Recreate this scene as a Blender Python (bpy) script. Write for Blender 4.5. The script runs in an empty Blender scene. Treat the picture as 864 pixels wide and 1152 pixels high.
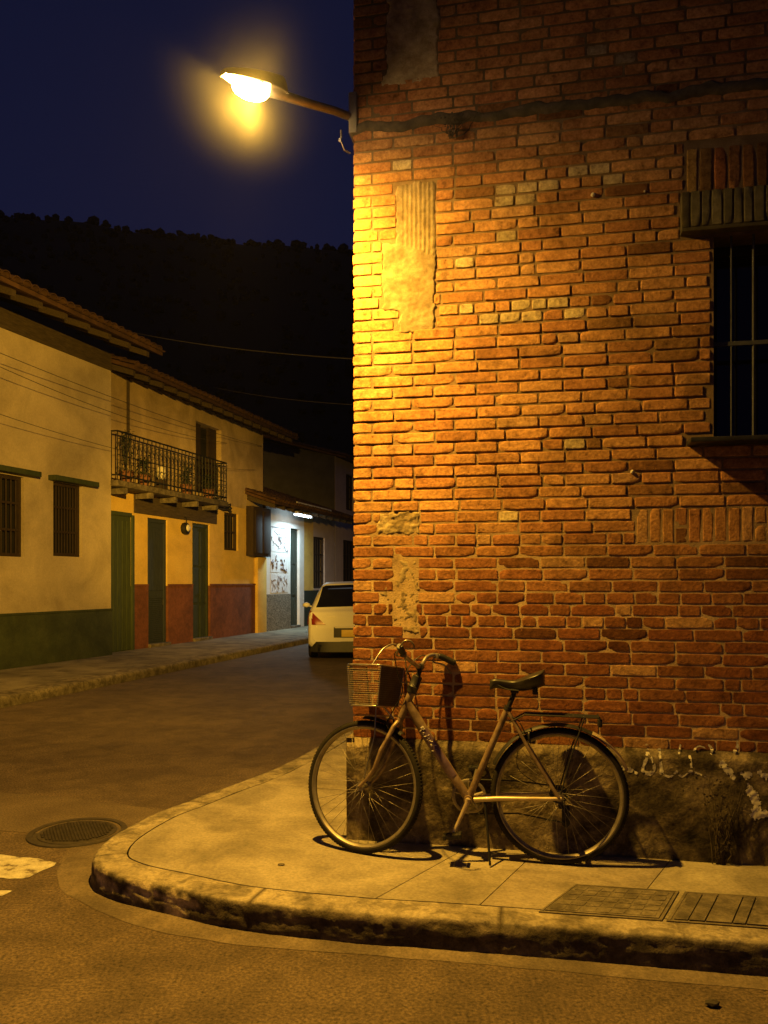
import bpy, bmesh, math, random
import numpy as np
from mathutils import Vector, Matrix, noise as mnoise

random.seed(7)
S = bpy.context.scene
COL = S.collection
R = math.radians
PI = math.pi


def nz(x, y, z=0.0):
    return mnoise.noise((x, y, z))


def fbm(x, y, z=0.0, o=4):
    a, s, f = 0.0, 0.5, 1.0
    for _ in range(o):
        a += s * mnoise.noise((x * f, y * f, z * f))
        s *= 0.5
        f *= 2.03
    return a


# ------------------------------------------------------------------ materials
def mat(name, cols, scale=6.0, rough=0.8, metal=0.0, bump=0.0, bscale=80.0, bdist=0.004, attr=None,
        detail=6.0, fine=0.0, spec=0.4, stretch=None, emit=None, coat=0.0, rvar=0.0, stain=None):
    """Noise-mottled surface: cols is a list of (position, rgb)."""
    m = bpy.data.materials.new(name)
    m.use_nodes = True
    nt = m.node_tree
    N, L = nt.nodes, nt.links
    b = N['Principled BSDF']
    b.inputs['Roughness'].default_value = rough
    b.inputs['Metallic'].default_value = metal
    b.inputs['Specular IOR Level'].default_value = spec
    b.inputs['Coat Weight'].default_value = coat
    tc = N.new('ShaderNodeTexCoord')
    src = tc.outputs['Object']
    if stretch:
        mp = N.new('ShaderNodeMapping')
        mp.inputs['Scale'].default_value = stretch
        L.new(src, mp.inputs['Vector'])
        src = mp.outputs['Vector']
    n1 = N.new('ShaderNodeTexNoise')
    n1.inputs['Scale'].default_value = scale
    n1.inputs['Detail'].default_value = detail
    n1.inputs['Roughness'].default_value = 0.62
    L.new(src, n1.inputs['Vector'])
    cr = N.new('ShaderNodeValToRGB')
    el = cr.color_ramp.elements
    if not isinstance(cols[0], tuple) or not isinstance(cols[0][1], tuple):
        cols = [(0.3, tuple(cols)), (0.7, tuple(c * 1.15 for c in cols))]
    while len(el) < len(cols):
        el.new(0.5)
    for e, (p, c) in zip(el, cols):
        e.position = p
        e.color = (*c, 1)
    L.new(n1.outputs['Fac'], cr.inputs['Fac'])
    out = cr.outputs['Color']
    n2 = N.new('ShaderNodeTexNoise')
    n2.inputs['Scale'].default_value = bscale
    n2.inputs['Detail'].default_value = 7.0
    n2.inputs['Roughness'].default_value = 0.68
    L.new(tc.outputs['Object'], n2.inputs['Vector'])
    if attr:
        at = N.new('ShaderNodeAttribute')
        at.attribute_name = attr
        mx = N.new('ShaderNodeMix')
        mx.data_type = 'RGBA'
        mx.blend_type = 'MULTIPLY'
        mx.inputs[0].default_value = 1.0
        L.new(at.outputs['Color'], mx.inputs[6])
        L.new(out, mx.inputs[7])
        out = mx.outputs[2]
    if fine > 0:
        mr = N.new('ShaderNodeMapRange')
        mr.inputs[1].default_value = 0.3
        mr.inputs[2].default_value = 0.7
        mr.inputs[3].default_value = 1 - fine
        mr.inputs[4].default_value = 1 + fine
        L.new(n2.outputs['Fac'], mr.inputs[0])
        mx = N.new('ShaderNodeMix')
        mx.data_type = 'RGBA'
        mx.blend_type = 'MULTIPLY'
        mx.inputs[0].default_value = 1.0
        L.new(out, mx.inputs[6])
        L.new(mr.outputs[0], mx.inputs[7])
        out = mx.outputs[2]
    if stain:
        n3 = N.new('ShaderNodeTexNoise')
        n3.inputs['Scale'].default_value = stain[0]
        n3.inputs['Detail'].default_value = 8.0
        n3.inputs['Roughness'].default_value = 0.66
        n3.inputs['Distortion'].default_value = 0.6
        L.new(tc.outputs['Object'], n3.inputs['Vector'])
        mr = N.new('ShaderNodeMapRange')
        mr.inputs[1].default_value = stain[1]
        mr.inputs[2].default_value = stain[2]
        mr.inputs[3].default_value = stain[3]
        mr.inputs[4].default_value = 1.0
        L.new(n3.outputs['Fac'], mr.inputs[0])
        mx = N.new('ShaderNodeMix')
        mx.data_type = 'RGBA'
        mx.blend_type = 'MULTIPLY'
        mx.inputs[0].default_value = 1.0
        L.new(out, mx.inputs[6])
        L.new(mr.outputs[0], mx.inputs[7])
        out = mx.outputs[2]
    L.new(out, b.inputs['Base Color'])
    if rvar > 0:
        mr = N.new('ShaderNodeMapRange')
        mr.inputs[3].default_value = max(0.05, rough - rvar)
        mr.inputs[4].default_value = min(1.0, rough + rvar)
        L.new(n1.outputs['Fac'], mr.inputs[0])
        L.new(mr.outputs[0], b.inputs['Roughness'])
    if bump > 0:
        bp = N.new('ShaderNodeBump')
        bp.inputs['Strength'].default_value = bump
        bp.inputs['Distance'].default_value = bdist
        L.new(n2.outputs['Fac'], bp.inputs['Height'])
        L.new(bp.outputs['Normal'], b.inputs['Normal'])
    if emit:
        b.inputs['Emission Color'].default_value = (*emit[0], 1)
        b.inputs['Emission Strength'].default_value = emit[1]
    return m


M = {}
M['brick'] = mat('brick_clay', [(0.30, (0.42, 0.38, 0.34)), (0.43, (0.86, 0.82, 0.76)), (0.56, (1.0, 0.98, 0.92)), (0.72, (1.28, 1.3, 1.2))], 26, 0.9,
                 bump=0.8, bscale=75, bdist=0.005, attr='tint', fine=0.34, spec=0.2, stain=(3.0, .36, .52, .62))
M['mortar'] = mat('lime_mortar', [(0.25, (0.16, 0.115, 0.07)), (0.55, (0.30, 0.23, 0.14)), (0.8, (0.40, 0.31, 0.19))], 9, 0.95,
                  bump=0.8, bscale=160, bdist=0.004, attr='tint', fine=0.25, spec=0.15)
M['stucco'] = mat('patch_plaster', [(0.25, (0.15, 0.11, 0.065)), (0.42, (0.27, 0.21, 0.13)), (0.6, (0.38, 0.315, 0.21))], 11, 0.92,
                  bump=0.7, bscale=120, bdist=0.004, attr='tint', fine=0.18, spec=0.2)
M['plinth'] = mat('old_render', [(0.30, (0.10, 0.082, 0.056)), (0.43, (0.20, 0.165, 0.115)), (0.58, (0.31, 0.26, 0.18)), (0.74, (0.42, 0.36, 0.26))],
                  5.5, 0.95, bump=1.0, bscale=50, bdist=0.008, attr='tint', fine=0.35, spec=0.2, detail=9, stain=(3.6, .41, .56, .30))
M['flake'] = mat('white_paint_flakes', [(0.3, (0.50, 0.46, 0.38)), (0.6, (0.68, 0.64, 0.54))], 30, 0.8)
M['concrete'] = mat('pavement_concrete', [(0.26, (0.17, 0.145, 0.105)), (0.45, (0.31, 0.27, 0.20)), (0.62, (0.38, 0.335, 0.25)), (0.8, (0.44, 0.39, 0.30))],
                    2.6, 0.88, bump=0.8, bscale=60, bdist=0.006, fine=0.26, attr='tint', detail=10, spec=0.3, stain=(2.6, .38, .58, .66))
M['kerb'] = mat('kerb_concrete', [(0.3, (0.20, 0.17, 0.12)), (0.5, (0.34, 0.295, 0.215)), (0.75, (0.44, 0.385, 0.285))],
                5, 0.9, bump=0.9, bscale=60, bdist=0.008, fine=0.3, attr='tint', detail=9, spec=0.25, stain=(11, .40, .56, .5))
M['asphalt'] = mat('asphalt', [(0.25, (0.080, 0.055, 0.034)), (0.5, (0.122, 0.086, 0.053)), (0.75, (0.166, 0.118, 0.072))],
                   1.3, 0.82, bump=1.0, bscale=70, bdist=0.010, fine=0.85, detail=8, spec=0.45, stain=(4.5, .36, .58, .66))
M['asphalt_patch'] = mat('asphalt_patch', [(0.25, (0.100, 0.072, 0.046)), (0.5, (0.142, 0.105, 0.068)), (0.75, (0.180, 0.136, 0.090))],
                         1.7, 0.85, bump=0.9, bscale=80, bdist=0.007, fine=0.6, detail=8, spec=0.4, stain=(1.1, .38, .60, .72))
M['apron'] = mat('gutter_concrete', [(0.25, (0.120, 0.090, 0.060)), (0.55, (0.180, 0.138, 0.092)), (0.8, (0.235, 0.184, 0.125))],
                 3.5, 0.88, bump=0.7, bscale=80, bdist=0.006, fine=0.4, detail=9, stain=(2.5, .4, .6, .6))
M['paint'] = mat('road_paint', [(0.36, (0.14, 0.11, 0.07)), (0.47, (0.46, 0.42, 0.32)), (0.7, (0.64, 0.60, 0.48))], 14, 0.8,
                 bump=0.8, bscale=130, bdist=0.005, fine=0.2)
M['iron'] = mat('cast_iron', [(0.3, (0.028, 0.022, 0.016)), (0.7, (0.06, 0.048, 0.035))], 20, 0.75, metal=0.0, bump=0.5, bscale=120)
M['cover'] = mat('concrete_cover', [(0.3, (0.11, 0.092, 0.066)), (0.55, (0.185, 0.156, 0.112)), (0.8, (0.26, 0.222, 0.16))], 9, 0.88, bump=0.9, bscale=60, bdist=0.006, fine=0.35, stain=(7, .40, .58, .5))
M['cover_edge'] = mat('worn_cover_frame', [(0.3, (0.09, 0.075, 0.053)), (0.7, (0.17, 0.143, 0.10))], 14, 0.88, bump=0.6, bscale=60, fine=0.3)
M['black_metal'] = mat('black_metal', [(0.3, (0.012, 0.012, 0.013)), (0.7, (0.03, 0.029, 0.028))], 25, 0.5, metal=0.2)
M['grille'] = mat('grille_steel', [(0.3, (0.045, 0.05, 0.062)), (0.7, (0.085, 0.09, 0.105))], 25, 0.7, metal=0.1)
M['dark_void'] = mat('dark_interior', [(0.3, (0.008, 0.008, 0.009)), (0.7, (0.014, 0.013, 0.013))], 3, 0.9)
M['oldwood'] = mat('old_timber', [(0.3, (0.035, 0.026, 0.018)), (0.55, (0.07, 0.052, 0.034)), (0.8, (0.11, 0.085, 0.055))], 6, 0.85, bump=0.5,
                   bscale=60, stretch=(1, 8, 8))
M['lintel'] = mat('lintel_block', [(0.25, (0.085, 0.075, 0.045)), (0.5, (0.15, 0.135, 0.08)), (0.75, (0.24, 0.21, 0.13))], 18, 0.9, bump=0.7, bscale=90, attr='tint')
# bicycle
M['bike_paint'] = mat('bike_bronze', [(0.3, (0.12, 0.08, 0.05)), (0.5, (0.24, 0.17, 0.11)), (0.7, (0.36, 0.27, 0.18))], 20, 0.45, metal=0.3, coat=0.15, rvar=0.15)
M['bike_light'] = mat('bike_pale', [(0.3, (0.42, 0.32, 0.20)), (0.7, (0.60, 0.50, 0.34))], 22, 0.4, metal=0.3, coat=0.3)
M['bike_violet'] = mat('bike_violet', [(0.3, (0.12, 0.075, 0.10)), (0.7, (0.24, 0.16, 0.22))], 22, 0.4, metal=0.3, coat=0.3)
M['decal'] = mat('decal_white', [(0.3, (0.62, 0.58, 0.62)), (0.7, (0.75, 0.72, 0.75))], 40, 0.45)
M['chrome'] = mat('worn_chrome', [(0.3, (0.32, 0.30, 0.27)), (0.7, (0.58, 0.56, 0.52))], 40, 0.32, metal=0.9)
M['alloy'] = mat('dull_alloy', [(0.3, (0.20, 0.175, 0.14)), (0.7, (0.34, 0.30, 0.25))], 20, 0.5, metal=0.75)
M['rubber'] = mat('tyre_rubber', [(0.3, (0.012, 0.0105, 0.009)), (0.7, (0.024, 0.021, 0.017))], 18, 0.9, spec=0.2, bump=0.4, bscale=160, bdist=0.003)
M['tan_wall'] = mat('tyre_sidewall', [(0.3, (0.055, 0.046, 0.034)), (0.7, (0.10, 0.085, 0.062))], 18, 0.75)
M['black_plastic'] = mat('black_plastic', [(0.3, (0.014, 0.014, 0.014)), (0.7, (0.026, 0.025, 0.024))], 20, 0.45, bump=0.15, bscale=200, bdist=0.001)
M['leather'] = mat('saddle_vinyl', [(0.3, (0.018, 0.016, 0.015)), (0.7, (0.04, 0.036, 0.032))], 20, 0.38, bump=0.2, bscale=180, bdist=0.001)
M['mesh_panel'] = mat('basket_mesh', [(0.3, (0.14, 0.11, 0.07)), (0.7, (0.33, 0.27, 0.18))], 60, 0.7, bump=1.0, bscale=160, bdist=0.004, fine=0.5)
M['red_plastic'] = mat('red_plastic', [(0.3, (0.25, 0.015, 0.012)), (0.7, (0.33, 0.02, 0.016))], 10, 0.25)
# houses
M['cream'] = mat('cream_wall', [(0.25, (0.46, 0.38, 0.26)), (0.5, (0.56, 0.47, 0.33)), (0.75, (0.62, 0.53, 0.38))], 1.6, 0.92, bump=0.5, bscale=30, bdist=0.012, fine=0.12, detail=9, stain=(.8, .36, .60, .70))
M['yellow'] = mat('ochre_wall', [(0.25, (0.60, 0.40, 0.09)), (0.5, (0.72, 0.50, 0.12)), (0.75, (0.76, 0.55, 0.15))], 2.0, 0.9, bump=0.5, bscale=30, bdist=0.01, fine=0.12, detail=9, stain=(1.1, .34, .56, .80))
M['upper_cream'] = mat('upper_wall', [(0.25, (0.48, 0.36, 0.20)), (0.5, (0.60, 0.46, 0.26)), (0.75, (0.64, 0.51, 0.31))], 1.8, 0.92, bump=0.5, bscale=30, bdist=0.01, fine=0.12, detail=9, stain=(.9, .36, .60, .62))
M['green'] = mat('green_dado', [(0.3, (0.046, 0.062, 0.026)), (0.7, (0.075, 0.092, 0.038))], 3, 0.85, bump=0.4, bscale=30, bdist=0.008, fine=0.15, stain=(1.3, .36, .6, .6))
M['green_dark'] = mat('green_paint_wood', [(0.3, (0.035, 0.05, 0.022)), (0.7, (0.06, 0.078, 0.034))], 4, 0.7, bump=0.2, bscale=60, stretch=(6, 6, 1))
M['reddado'] = mat('red_brick_dado', [(0.3, (0.13, 0.046, 0.024)), (0.7, (0.21, 0.075, 0.038))], 9, 0.88, bump=0.5, bscale=30, fine=0.2, stain=(1.6, .36, .6, .6))
M['blue_wood'] = mat('dark_blue_door', [(0.3, (0.022, 0.03, 0.045)), (0.7, (0.04, 0.052, 0.07))], 5, 0.65, stretch=(6, 6, 1))
M['teal_wood'] = mat('dark_teal_door', [(0.3, (0.022, 0.033, 0.026)), (0.7, (0.042, 0.058, 0.045))], 5, 0.65, stretch=(6, 6, 1))
M['brown_wood'] = mat('dark_brown_wood', [(0.3, (0.022, 0.014, 0.01)), (0.7, (0.05, 0.033, 0.022))], 8, 0.75, stretch=(6, 6, 1))
M['rooftile'] = mat('clay_roof_tile', [(0.25, (0.035, 0.019, 0.013)), (0.5, (0.08, 0.041, 0.025)), (0.75, (0.14, 0.076, 0.047))], 5, 0.9, bump=0.5, bscale=50)
M['white'] = mat('white_wall', [(0.25, (0.60, 0.60, 0.58)), (0.6, (0.74, 0.74, 0.72))], 2.5, 0.88, bump=0.2, bscale=50, bdist=0.006, fine=0.05)
M['speckle'] = mat('pebble_dado', [(0.35, (0.07, 0.065, 0.05)), (0.5, (0.17, 0.155, 0.12)), (0.65, (0.33, 0.30, 0.24))], 38, 0.9, bump=0.8, bscale=60, detail=2)
M['pink'] = mat('rose_grey_wall', [(0.25, (0.42, 0.34, 0.31)), (0.6, (0.52, 0.43, 0.39))], 2.5, 0.9, bump=0.2, bscale=50, fine=0.06)
M['darkwall'] = mat('weathered_gable', [(0.25, (0.05, 0.047, 0.045)), (0.6, (0.09, 0.085, 0.08))], 1.4, 0.92, bump=0.3, bscale=30)
M['paper'] = mat('poster_paper', [(0.3, (0.58, 0.56, 0.56)), (0.6, (0.72, 0.70, 0.69))], 7, 0.8)
M['ink'] = mat('poster_ink', [(0.3, (0.10, 0.085, 0.10)), (0.7, (0.26, 0.23, 0.25))], 25, 0.8)
M['terracotta'] = mat('terracotta', [(0.3, (0.16, 0.07, 0.04)), (0.7, (0.26, 0.12, 0.07))], 12, 0.85)
M['leaf'] = mat('leaf', [(0.3, (0.018, 0.03, 0.010)), (0.7, (0.045, 0.07, 0.022))], 8, 0.6)
M['glass_dark'] = mat('dark_glass', [(0.3, (0.006, 0.006, 0.007)), (0.7, (0.010, 0.010, 0.011))], 3, 0.06, spec=0.6)
M['carpaint'] = mat('white_car_paint', [(0.3, (0.66, 0.65, 0.62)), (0.7, (0.74, 0.73, 0.70))], 2, 0.55, coat=0.0, spec=0.2)
M['taillight'] = mat('tail_lamp_red', [(0.3, (0.16, 0.012, 0.01)), (0.7, (0.24, 0.02, 0.016))], 10, 0.35, coat=0.1)
M['plate'] = mat('yellow_plate', [(0.3, (0.60, 0.42, 0.08)), (0.7, (0.70, 0.50, 0.11))], 10, 0.5)
M['lamp_housing'] = mat('lamp_grey_metal', [(0.3, (0.20, 0.17, 0.13)), (0.7, (0.32, 0.28, 0.22))], 14, 0.5, metal=0.4)
M['lens'] = mat('sodium_lens', [(0.3, (0.8, 0.6, 0.3)), (0.7, (0.8, 0.6, 0.3))], 4, 0.3, emit=((1.0, 0.66, 0.25), 220.0))
M['tube'] = mat('fluorescent_tube', [(0.3, (0.8, 0.8, 0.8)), (0.7, (0.85, 0.85, 0.85))], 4, 0.3, emit=((0.75, 0.93, 1.0), 14.0))
M['white_metal'] = mat('white_enamel', [(0.3, (0.6, 0.6, 0.6)), (0.7, (0.7, 0.7, 0.7))], 10, 0.45)
M['hill'] = mat('night_hillside', [(0.3, (0.012, 0.012, 0.010)), (0.7, (0.022, 0.021, 0.017))], 0.03, 0.95)
M['forest'] = mat('hill_trees', [(0.3, (0.012, 0.014, 0.010)), (0.7, (0.026, 0.027, 0.019))], 0.08, 0.9)
M['cable'] = mat('cable_sheath', [(0.3, (0.03, 0.028, 0.026)), (0.7, (0.055, 0.052, 0.048))], 10, 0.6)
M['ledge'] = mat('soot_render', [(0.3, (0.04, 0.032, 0.022)), (0.55, (0.09, 0.07, 0.045)), (0.8, (0.17, 0.13, 0.08))], 12, 0.95, bump=0.8, bscale=80)


# ------------------------------------------------------------------ mesh builder
class MB:
    def __init__(self):
        self.v, self.f, self.t = [], [], []   # t = tint per face

    def add(self, vs, fs, tint=(1, 1, 1)):
        o = len(self.v)
        self.v += [tuple(p) for p in vs]
        for q in fs:
            self.f.append(tuple(i + o for i in q))
            self.t.append(tint)
        return self

    def box(self, x0, x1, y0, y1, z0, z1, tint=(1, 1, 1), bev=0.0, xf=None):
        bm = bmesh.new()
        bmesh.ops.create_cube(bm, size=1.0)
        for v in bm.verts:
            v.co = Vector((x0 + (v.co.x + .5) * (x1 - x0), y0 + (v.co.y + .5) * (y1 - y0), z0 + (v.co.z + .5) * (z1 - z0)))
        if bev > 0:
            b = min(bev, 0.45 * min(abs(x1 - x0), abs(y1 - y0), abs(z1 - z0)))
            bmesh.ops.bevel(bm, geom=bm.edges[:], offset=b, segments=2, affect='EDGES', profile=0.6)
        self.bm(bm, tint, xf)
        return self

    def bm(self, bm, tint=(1, 1, 1), xf=None):
        bm.verts.index_update()
        vs = [(xf @ v.co if xf else v.co.copy()) for v in bm.verts]
        fs = [[v.index for v in f.verts] for f in bm.faces]
        bm.free()
        self.add(vs, fs, tint)

    def tube(self, pts, r, n=8, cap=True, xf=None, closed=False):
        P = [Vector(p) for p in pts]
        k = len(P)
        rs = r if isinstance(r, (list, tuple)) else [r] * k
        vs, fs = [], []
        up = None
        for i in range(k):
            if closed:
                t = P[(i + 1) % k] - P[i - 1]
            else:
                t = P[min(i + 1, k - 1)] - P[max(i - 1, 0)]
            t = t.normalized() if t.length > 1e-9 else Vector((0, 0, 1))
            if up is None:
                up = Vector((0, 0, 1)) if abs(t.z) < 0.9 else Vector((1, 0, 0))
            a = t.cross(up)
            a = a.normalized() if a.length > 1e-6 else t.orthogonal().normalized()
            b = a.cross(t).normalized()
            up = b
            for j in range(n):
                w = 2 * PI * j / n
                vs.append(P[i] + (a * math.cos(w) + b * math.sin(w)) * rs[i])
        m = k if closed else k - 1
        for i in range(m):
            for j in range(n):
                i2 = (i + 1) % k
                fs.append((i * n + j, i * n + (j + 1) % n, i2 * n + (j + 1) % n, i2 * n + j))
        if cap and not closed:
            fs.append(tuple(range(n))[::-1])
            fs.append(tuple((k - 1) * n + j for j in range(n)))
        if xf:
            vs = [xf @ v for v in vs]
        return self.add(vs, fs)

    def lathe(self, prof, n=48, axis='y', c=(0, 0, 0), xf=None, closed=False):
        """prof: list of (radius, offset along axis)."""
        vs, fs = [], []
        k = len(prof)
        for i in range(n):
            w = 2 * PI * i / n
            for r, h in prof:
                if axis == 'y':
                    p = Vector((c[0] + r * math.cos(w), c[1] + h, c[2] + r * math.sin(w)))
                elif axis == 'z':
                    p = Vector((c[0] + r * math.cos(w), c[1] + r * math.sin(w), c[2] + h))
                else:
                    p = Vector((c[0] + h, c[1] + r * math.cos(w), c[2] + r * math.sin(w)))
                vs.append(xf @ p if xf else p)
        for i in range(n):
            i2 = (i + 1) % n
            for j in range(k if closed else k - 1):
                j2 = (j + 1) % k
                fs.append((i * k + j, i2 * k + j, i2 * k + j2, i * k + j2))
        return self.add(vs, fs)

    def grid(self, fn, nu, nv, tint=(1, 1, 1), flip=False, keep=None, tintfn=None):
        vs = [fn(i / nu, j / nv) for j in range(nv + 1) for i in range(nu + 1)]
        o = len(self.v)
        self.v += [tuple(p) for p in vs]
        for j in range(nv):
            for i in range(nu):
                if keep and not keep((i + .5) / nu, (j + .5) / nv):
                    continue
                a = o + j * (nu + 1) + i
                q = (a, a + 1, a + nu + 2, a + nu + 1)
                self.f.append(q[::-1] if flip else q)
                self.t.append(tintfn((i + .5) / nu, (j + .5) / nv) if tintfn else tint)
        return self

    def prism(self, poly, z0, z1, tint=(1, 1, 1)):
        """vertical prism from xy polygon (counter-clockwise)."""
        k = len(poly)
        vs = [(p[0], p[1], z0) for p in poly] + [(p[0], p[1], z1) for p in poly]
        fs = [tuple(range(k))[::-1], tuple(range(k, 2 * k))]
        fs += [(i, (i + 1) % k, k + (i + 1) % k, k + i) for i in range(k)]
        return self.add(vs, fs, tint)

    def build(self, name, m, parent=None, smooth=False, loc=None, soft=False):
        me = bpy.data.meshes.new(name)
        me.from_pydata(self.v, [], self.f)
        me.update()
        if soft:                 # tints averaged onto the vertices
            acc = np.zeros((len(self.v), 4))
            for f, t in zip(self.f, self.t):
                for i in f:
                    acc[i, :3] += t
                    acc[i, 3] += 1
            pt_ = np.ones((len(self.v), 4), dtype=np.float32)
            pt_[:, :3] = acc[:, :3] / np.maximum(acc[:, 3:4], 1)
            ca = me.color_attributes.new('tint', 'FLOAT_COLOR', 'POINT')
            ca.data.foreach_set('color', pt_.ravel())
        else:
            ca = me.color_attributes.new('tint', 'FLOAT_COLOR', 'CORNER')
            cnt = np.array([len(f) for f in self.f], dtype=np.int32)
            tt = np.ones((len(self.f), 4), dtype=np.float32)
            tt[:, :3] = np.array(self.t, dtype=np.float32).reshape(-1, 3)
            ca.data.foreach_set('color', np.repeat(tt, cnt, axis=0).ravel())
        if smooth:
            me.polygons.foreach_set('use_smooth', [True] * len(me.polygons))
            if smooth != 'all':
                me.set_sharp_from_angle(angle=R(smooth if smooth is not True else 40))
        me.materials.append(M[m] if isinstance(m, str) else m)
        o = bpy.data.objects.new(name, me)
        COL.objects.link(o)
        if parent:
            o.parent = parent
        if loc:
            o.location = loc
        return o


def tag(o, label=None, cat=None, group=None, kind=None):
    for k, v in (('label', label), ('category', cat), ('group', group), ('kind', kind)):
        if v:
            o[k] = v
    return o


def empty(name, loc=(0, 0, 0), rz=0.0, parent=None):
    o = bpy.data.objects.new(name, None)
    COL.objects.link(o)
    o.location = loc
    o.rotation_euler = (0, 0, rz)
    o.empty_display_size = 0.2
    if parent:
        o.parent = parent
    return o


def holed_panel(mb, x0, x1, z0, z1, holes, y0, depth, tint=(1, 1, 1), step=None):
    """Wall panel with its front at y0, openings with reveals DEPTH deep (towards +y), plus ends and top."""
    xs = sorted({x0, x1, *[h[0] for h in holes], *[h[1] for h in holes]})
    zs = sorted({z0, z1, *[h[2] for h in holes], *[h[3] for h in holes]})
    xs = [x for x in xs if x0 - 1e-6 <= x <= x1 + 1e-6]
    zs = [z for z in zs if z0 - 1e-6 <= z <= z1 + 1e-6]

    def solid(x, z):
        return x0 < x < x1 and z0 < z < z1 and not any(h[0] < x < h[1] and h[2] < z < h[3] for h in holes)
    for i in range(len(xs) - 1):
        for j in range(len(zs) - 1):
            a, b, c, d = xs[i], xs[i + 1], zs[j], zs[j + 1]
            mx, mz = (a + b) / 2, (c + d) / 2
            if not solid(mx, mz):
                continue
            y1 = y0 + depth
            mb.add([(a, y0, c), (b, y0, c), (b, y0, d), (a, y0, d)], [(0, 1, 2, 3)], tint)
            mb.add([(a, y1, c), (b, y1, c), (b, y1, d), (a, y1, d)], [(3, 2, 1, 0)], tint)
            if not (i > 0 and solid((xs[i - 1] + a) / 2, mz)):
                mb.add([(a, y0, c), (a, y0, d), (a, y1, d), (a, y1, c)], [(0, 1, 2, 3)], tint)
            if not (i < len(xs) - 2 and solid((xs[i + 2] + b) / 2, mz)):
                mb.add([(b, y0, c), (b, y1, c), (b, y1, d), (b, y0, d)], [(0, 1, 2, 3)], tint)
            if not (j > 0 and solid(mx, (zs[j - 1] + c) / 2)):
                mb.add([(a, y0, c), (a, y1, c), (b, y1, c), (b, y0, c)], [(0, 1, 2, 3)], tint)
            if not (j < len(zs) - 2 and solid(mx, (zs[j + 2] + d) / 2)):
                mb.add([(a, y0, d), (b, y0, d), (b, y1, d), (a, y1, d)], [(0, 1, 2, 3)], tint)


# ------------------------------------------------------------------ camera
CAMZ = 1.51
cam = bpy.data.cameras.new('camera')
cam.sensor_fit = 'HORIZONTAL'
cam.sensor_width = 36.0
cam.lens = 37.5
cam.shift_y = 79.0 / 864.0
cam.clip_start = 0.05
cam.clip_end = 3000
co = bpy.data.objects.new('camera', cam)
COL.objects.link(co)
co.location = (0, 0, CAMZ)
co.rotation_euler = (R(90), 0, 0)
S.camera = co

GLOW_HAZE = 0.00012
PAVE = 0.13          # pavement height over the road
WALL_A = -R(11.19)
CORNER = Vector((-0.192, 4.328, 0))
U = Vector((math.cos(WALL_A), math.sin(WALL_A), 0))
V = Vector((-math.sin(WALL_A), math.cos(WALL_A), 0))


# ------------------------------------------------------------------ world: dusk sky
w = bpy.data.worlds.new('World')
S.world = w
w.use_nodes = True
nt = w.node_tree
bg = nt.nodes['Background']
tc = nt.nodes.new('ShaderNodeTexCoord')
sp = nt.nodes.new('ShaderNodeSeparateXYZ')
nt.links.new(tc.outputs['Generated'], sp.inputs[0])
cr = nt.nodes.new('ShaderNodeValToRGB')
els = cr.color_ramp.elements
for p, c in ((0.0, (0.008, 0.010, 0.036)), (0.35, (0.0038, 0.0070, 0.042)), (0.5, (0.0028, 0.0062, 0.038)), (0.62, (0.0020, 0.0050, 0.030)), (1.0, (0.0015, 0.003, 0.016))):
    e = els[0] if p == 0 else (els[1] if p == 1.0 else els.new(p))
    e.position = p
    e.color = (*c, 1)
nt.links.new(sp.outputs['Z'], cr.inputs['Fac'])
nt.links.new(cr.outputs['Color'], bg.inputs['Color'])
bg.inputs['Strength'].default_value = 1.0

# ------------------------------------------------------------------ hills
mb = MB()


def hill_z(x, y):
    # ridge about 300 m away
    ridge = 127.5 - 0.085 * (x + 60) + 5 * nz(x / 90, 3.1) + 1.5 * nz(x / 30, 7.7)
    t = min(max((y - 70) / 240.0, 0), 1)
    return max(0.0, ridge * (t * t * (3 - 2 * t))) + 5 * t * nz(x / 30, y / 30) - (0.08 if t == 0 else 0)


mb.grid(lambda u, v: (-420 + 760 * u, 64 + 300 * v, hill_z(-420 + 760 * u, 64 + 300 * v) - 0.5), 110, 46)
tag(mb.build('hills', 'hill', smooth='all'), kind='structure')
mb = MB()
rnd = random.Random(5)
ico = bmesh.new()
bmesh.ops.create_icosphere(ico, subdivisions=1, radius=1)
icv = [v.co.copy() for v in ico.verts]
icf = [[v.index for v in f.verts] for f in ico.faces]
ico.free()
for k in range(9000):
    y = 300 + 22 * rnd.random() if k < 5200 else 110 + 195 * rnd.random()
    x = -330 + 520 * rnd.random()
    if y > 300:
        x = -260 + 420 * rnd.random()
    z = hill_z(x, y)
    s = rnd.uniform(.5, 1.3) * (1.7 if rnd.random() < .06 else 1)
    hh = s * rnd.uniform(.6, 1.3)
    ph = rnd.random() * 9
    mb.add([(x + p.x * s * (1 + .45 * nz(p.x * 2 + ph, p.y * 2, p.z * 2)), y + p.y * s, z + .3 * hh + p.z * hh * (1 + .4 * nz(p.x * 3, p.y * 3 + ph, p.z * 3))) for p in icv], icf)
tag(mb.build('hillside_forest', 'forest'), label='dark forest covering the far hillside under the night sky', cat='forest', kind='stuff')

# ------------------------------------------------------------------ ground, road, pavements
mb = MB()
mb.add([(-700, -300, -.03), (700, -300, -.03), (700, 900, -.03), (-700, 900, -.03)], [(0, 1, 2, 3)])
tag(mb.build('ground', 'hill'), kind='structure')
mb = MB()
mb.grid(lambda u, v: (-14 + 28 * u, -8 + 72 * v, 0.0015 * fbm((-14 + 28 * u) * .8, (-8 + 72 * v) * .8) - 0.0012), 90, 200)
tag(mb.build('road', 'asphalt', smooth='all'), kind='structure')

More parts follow.
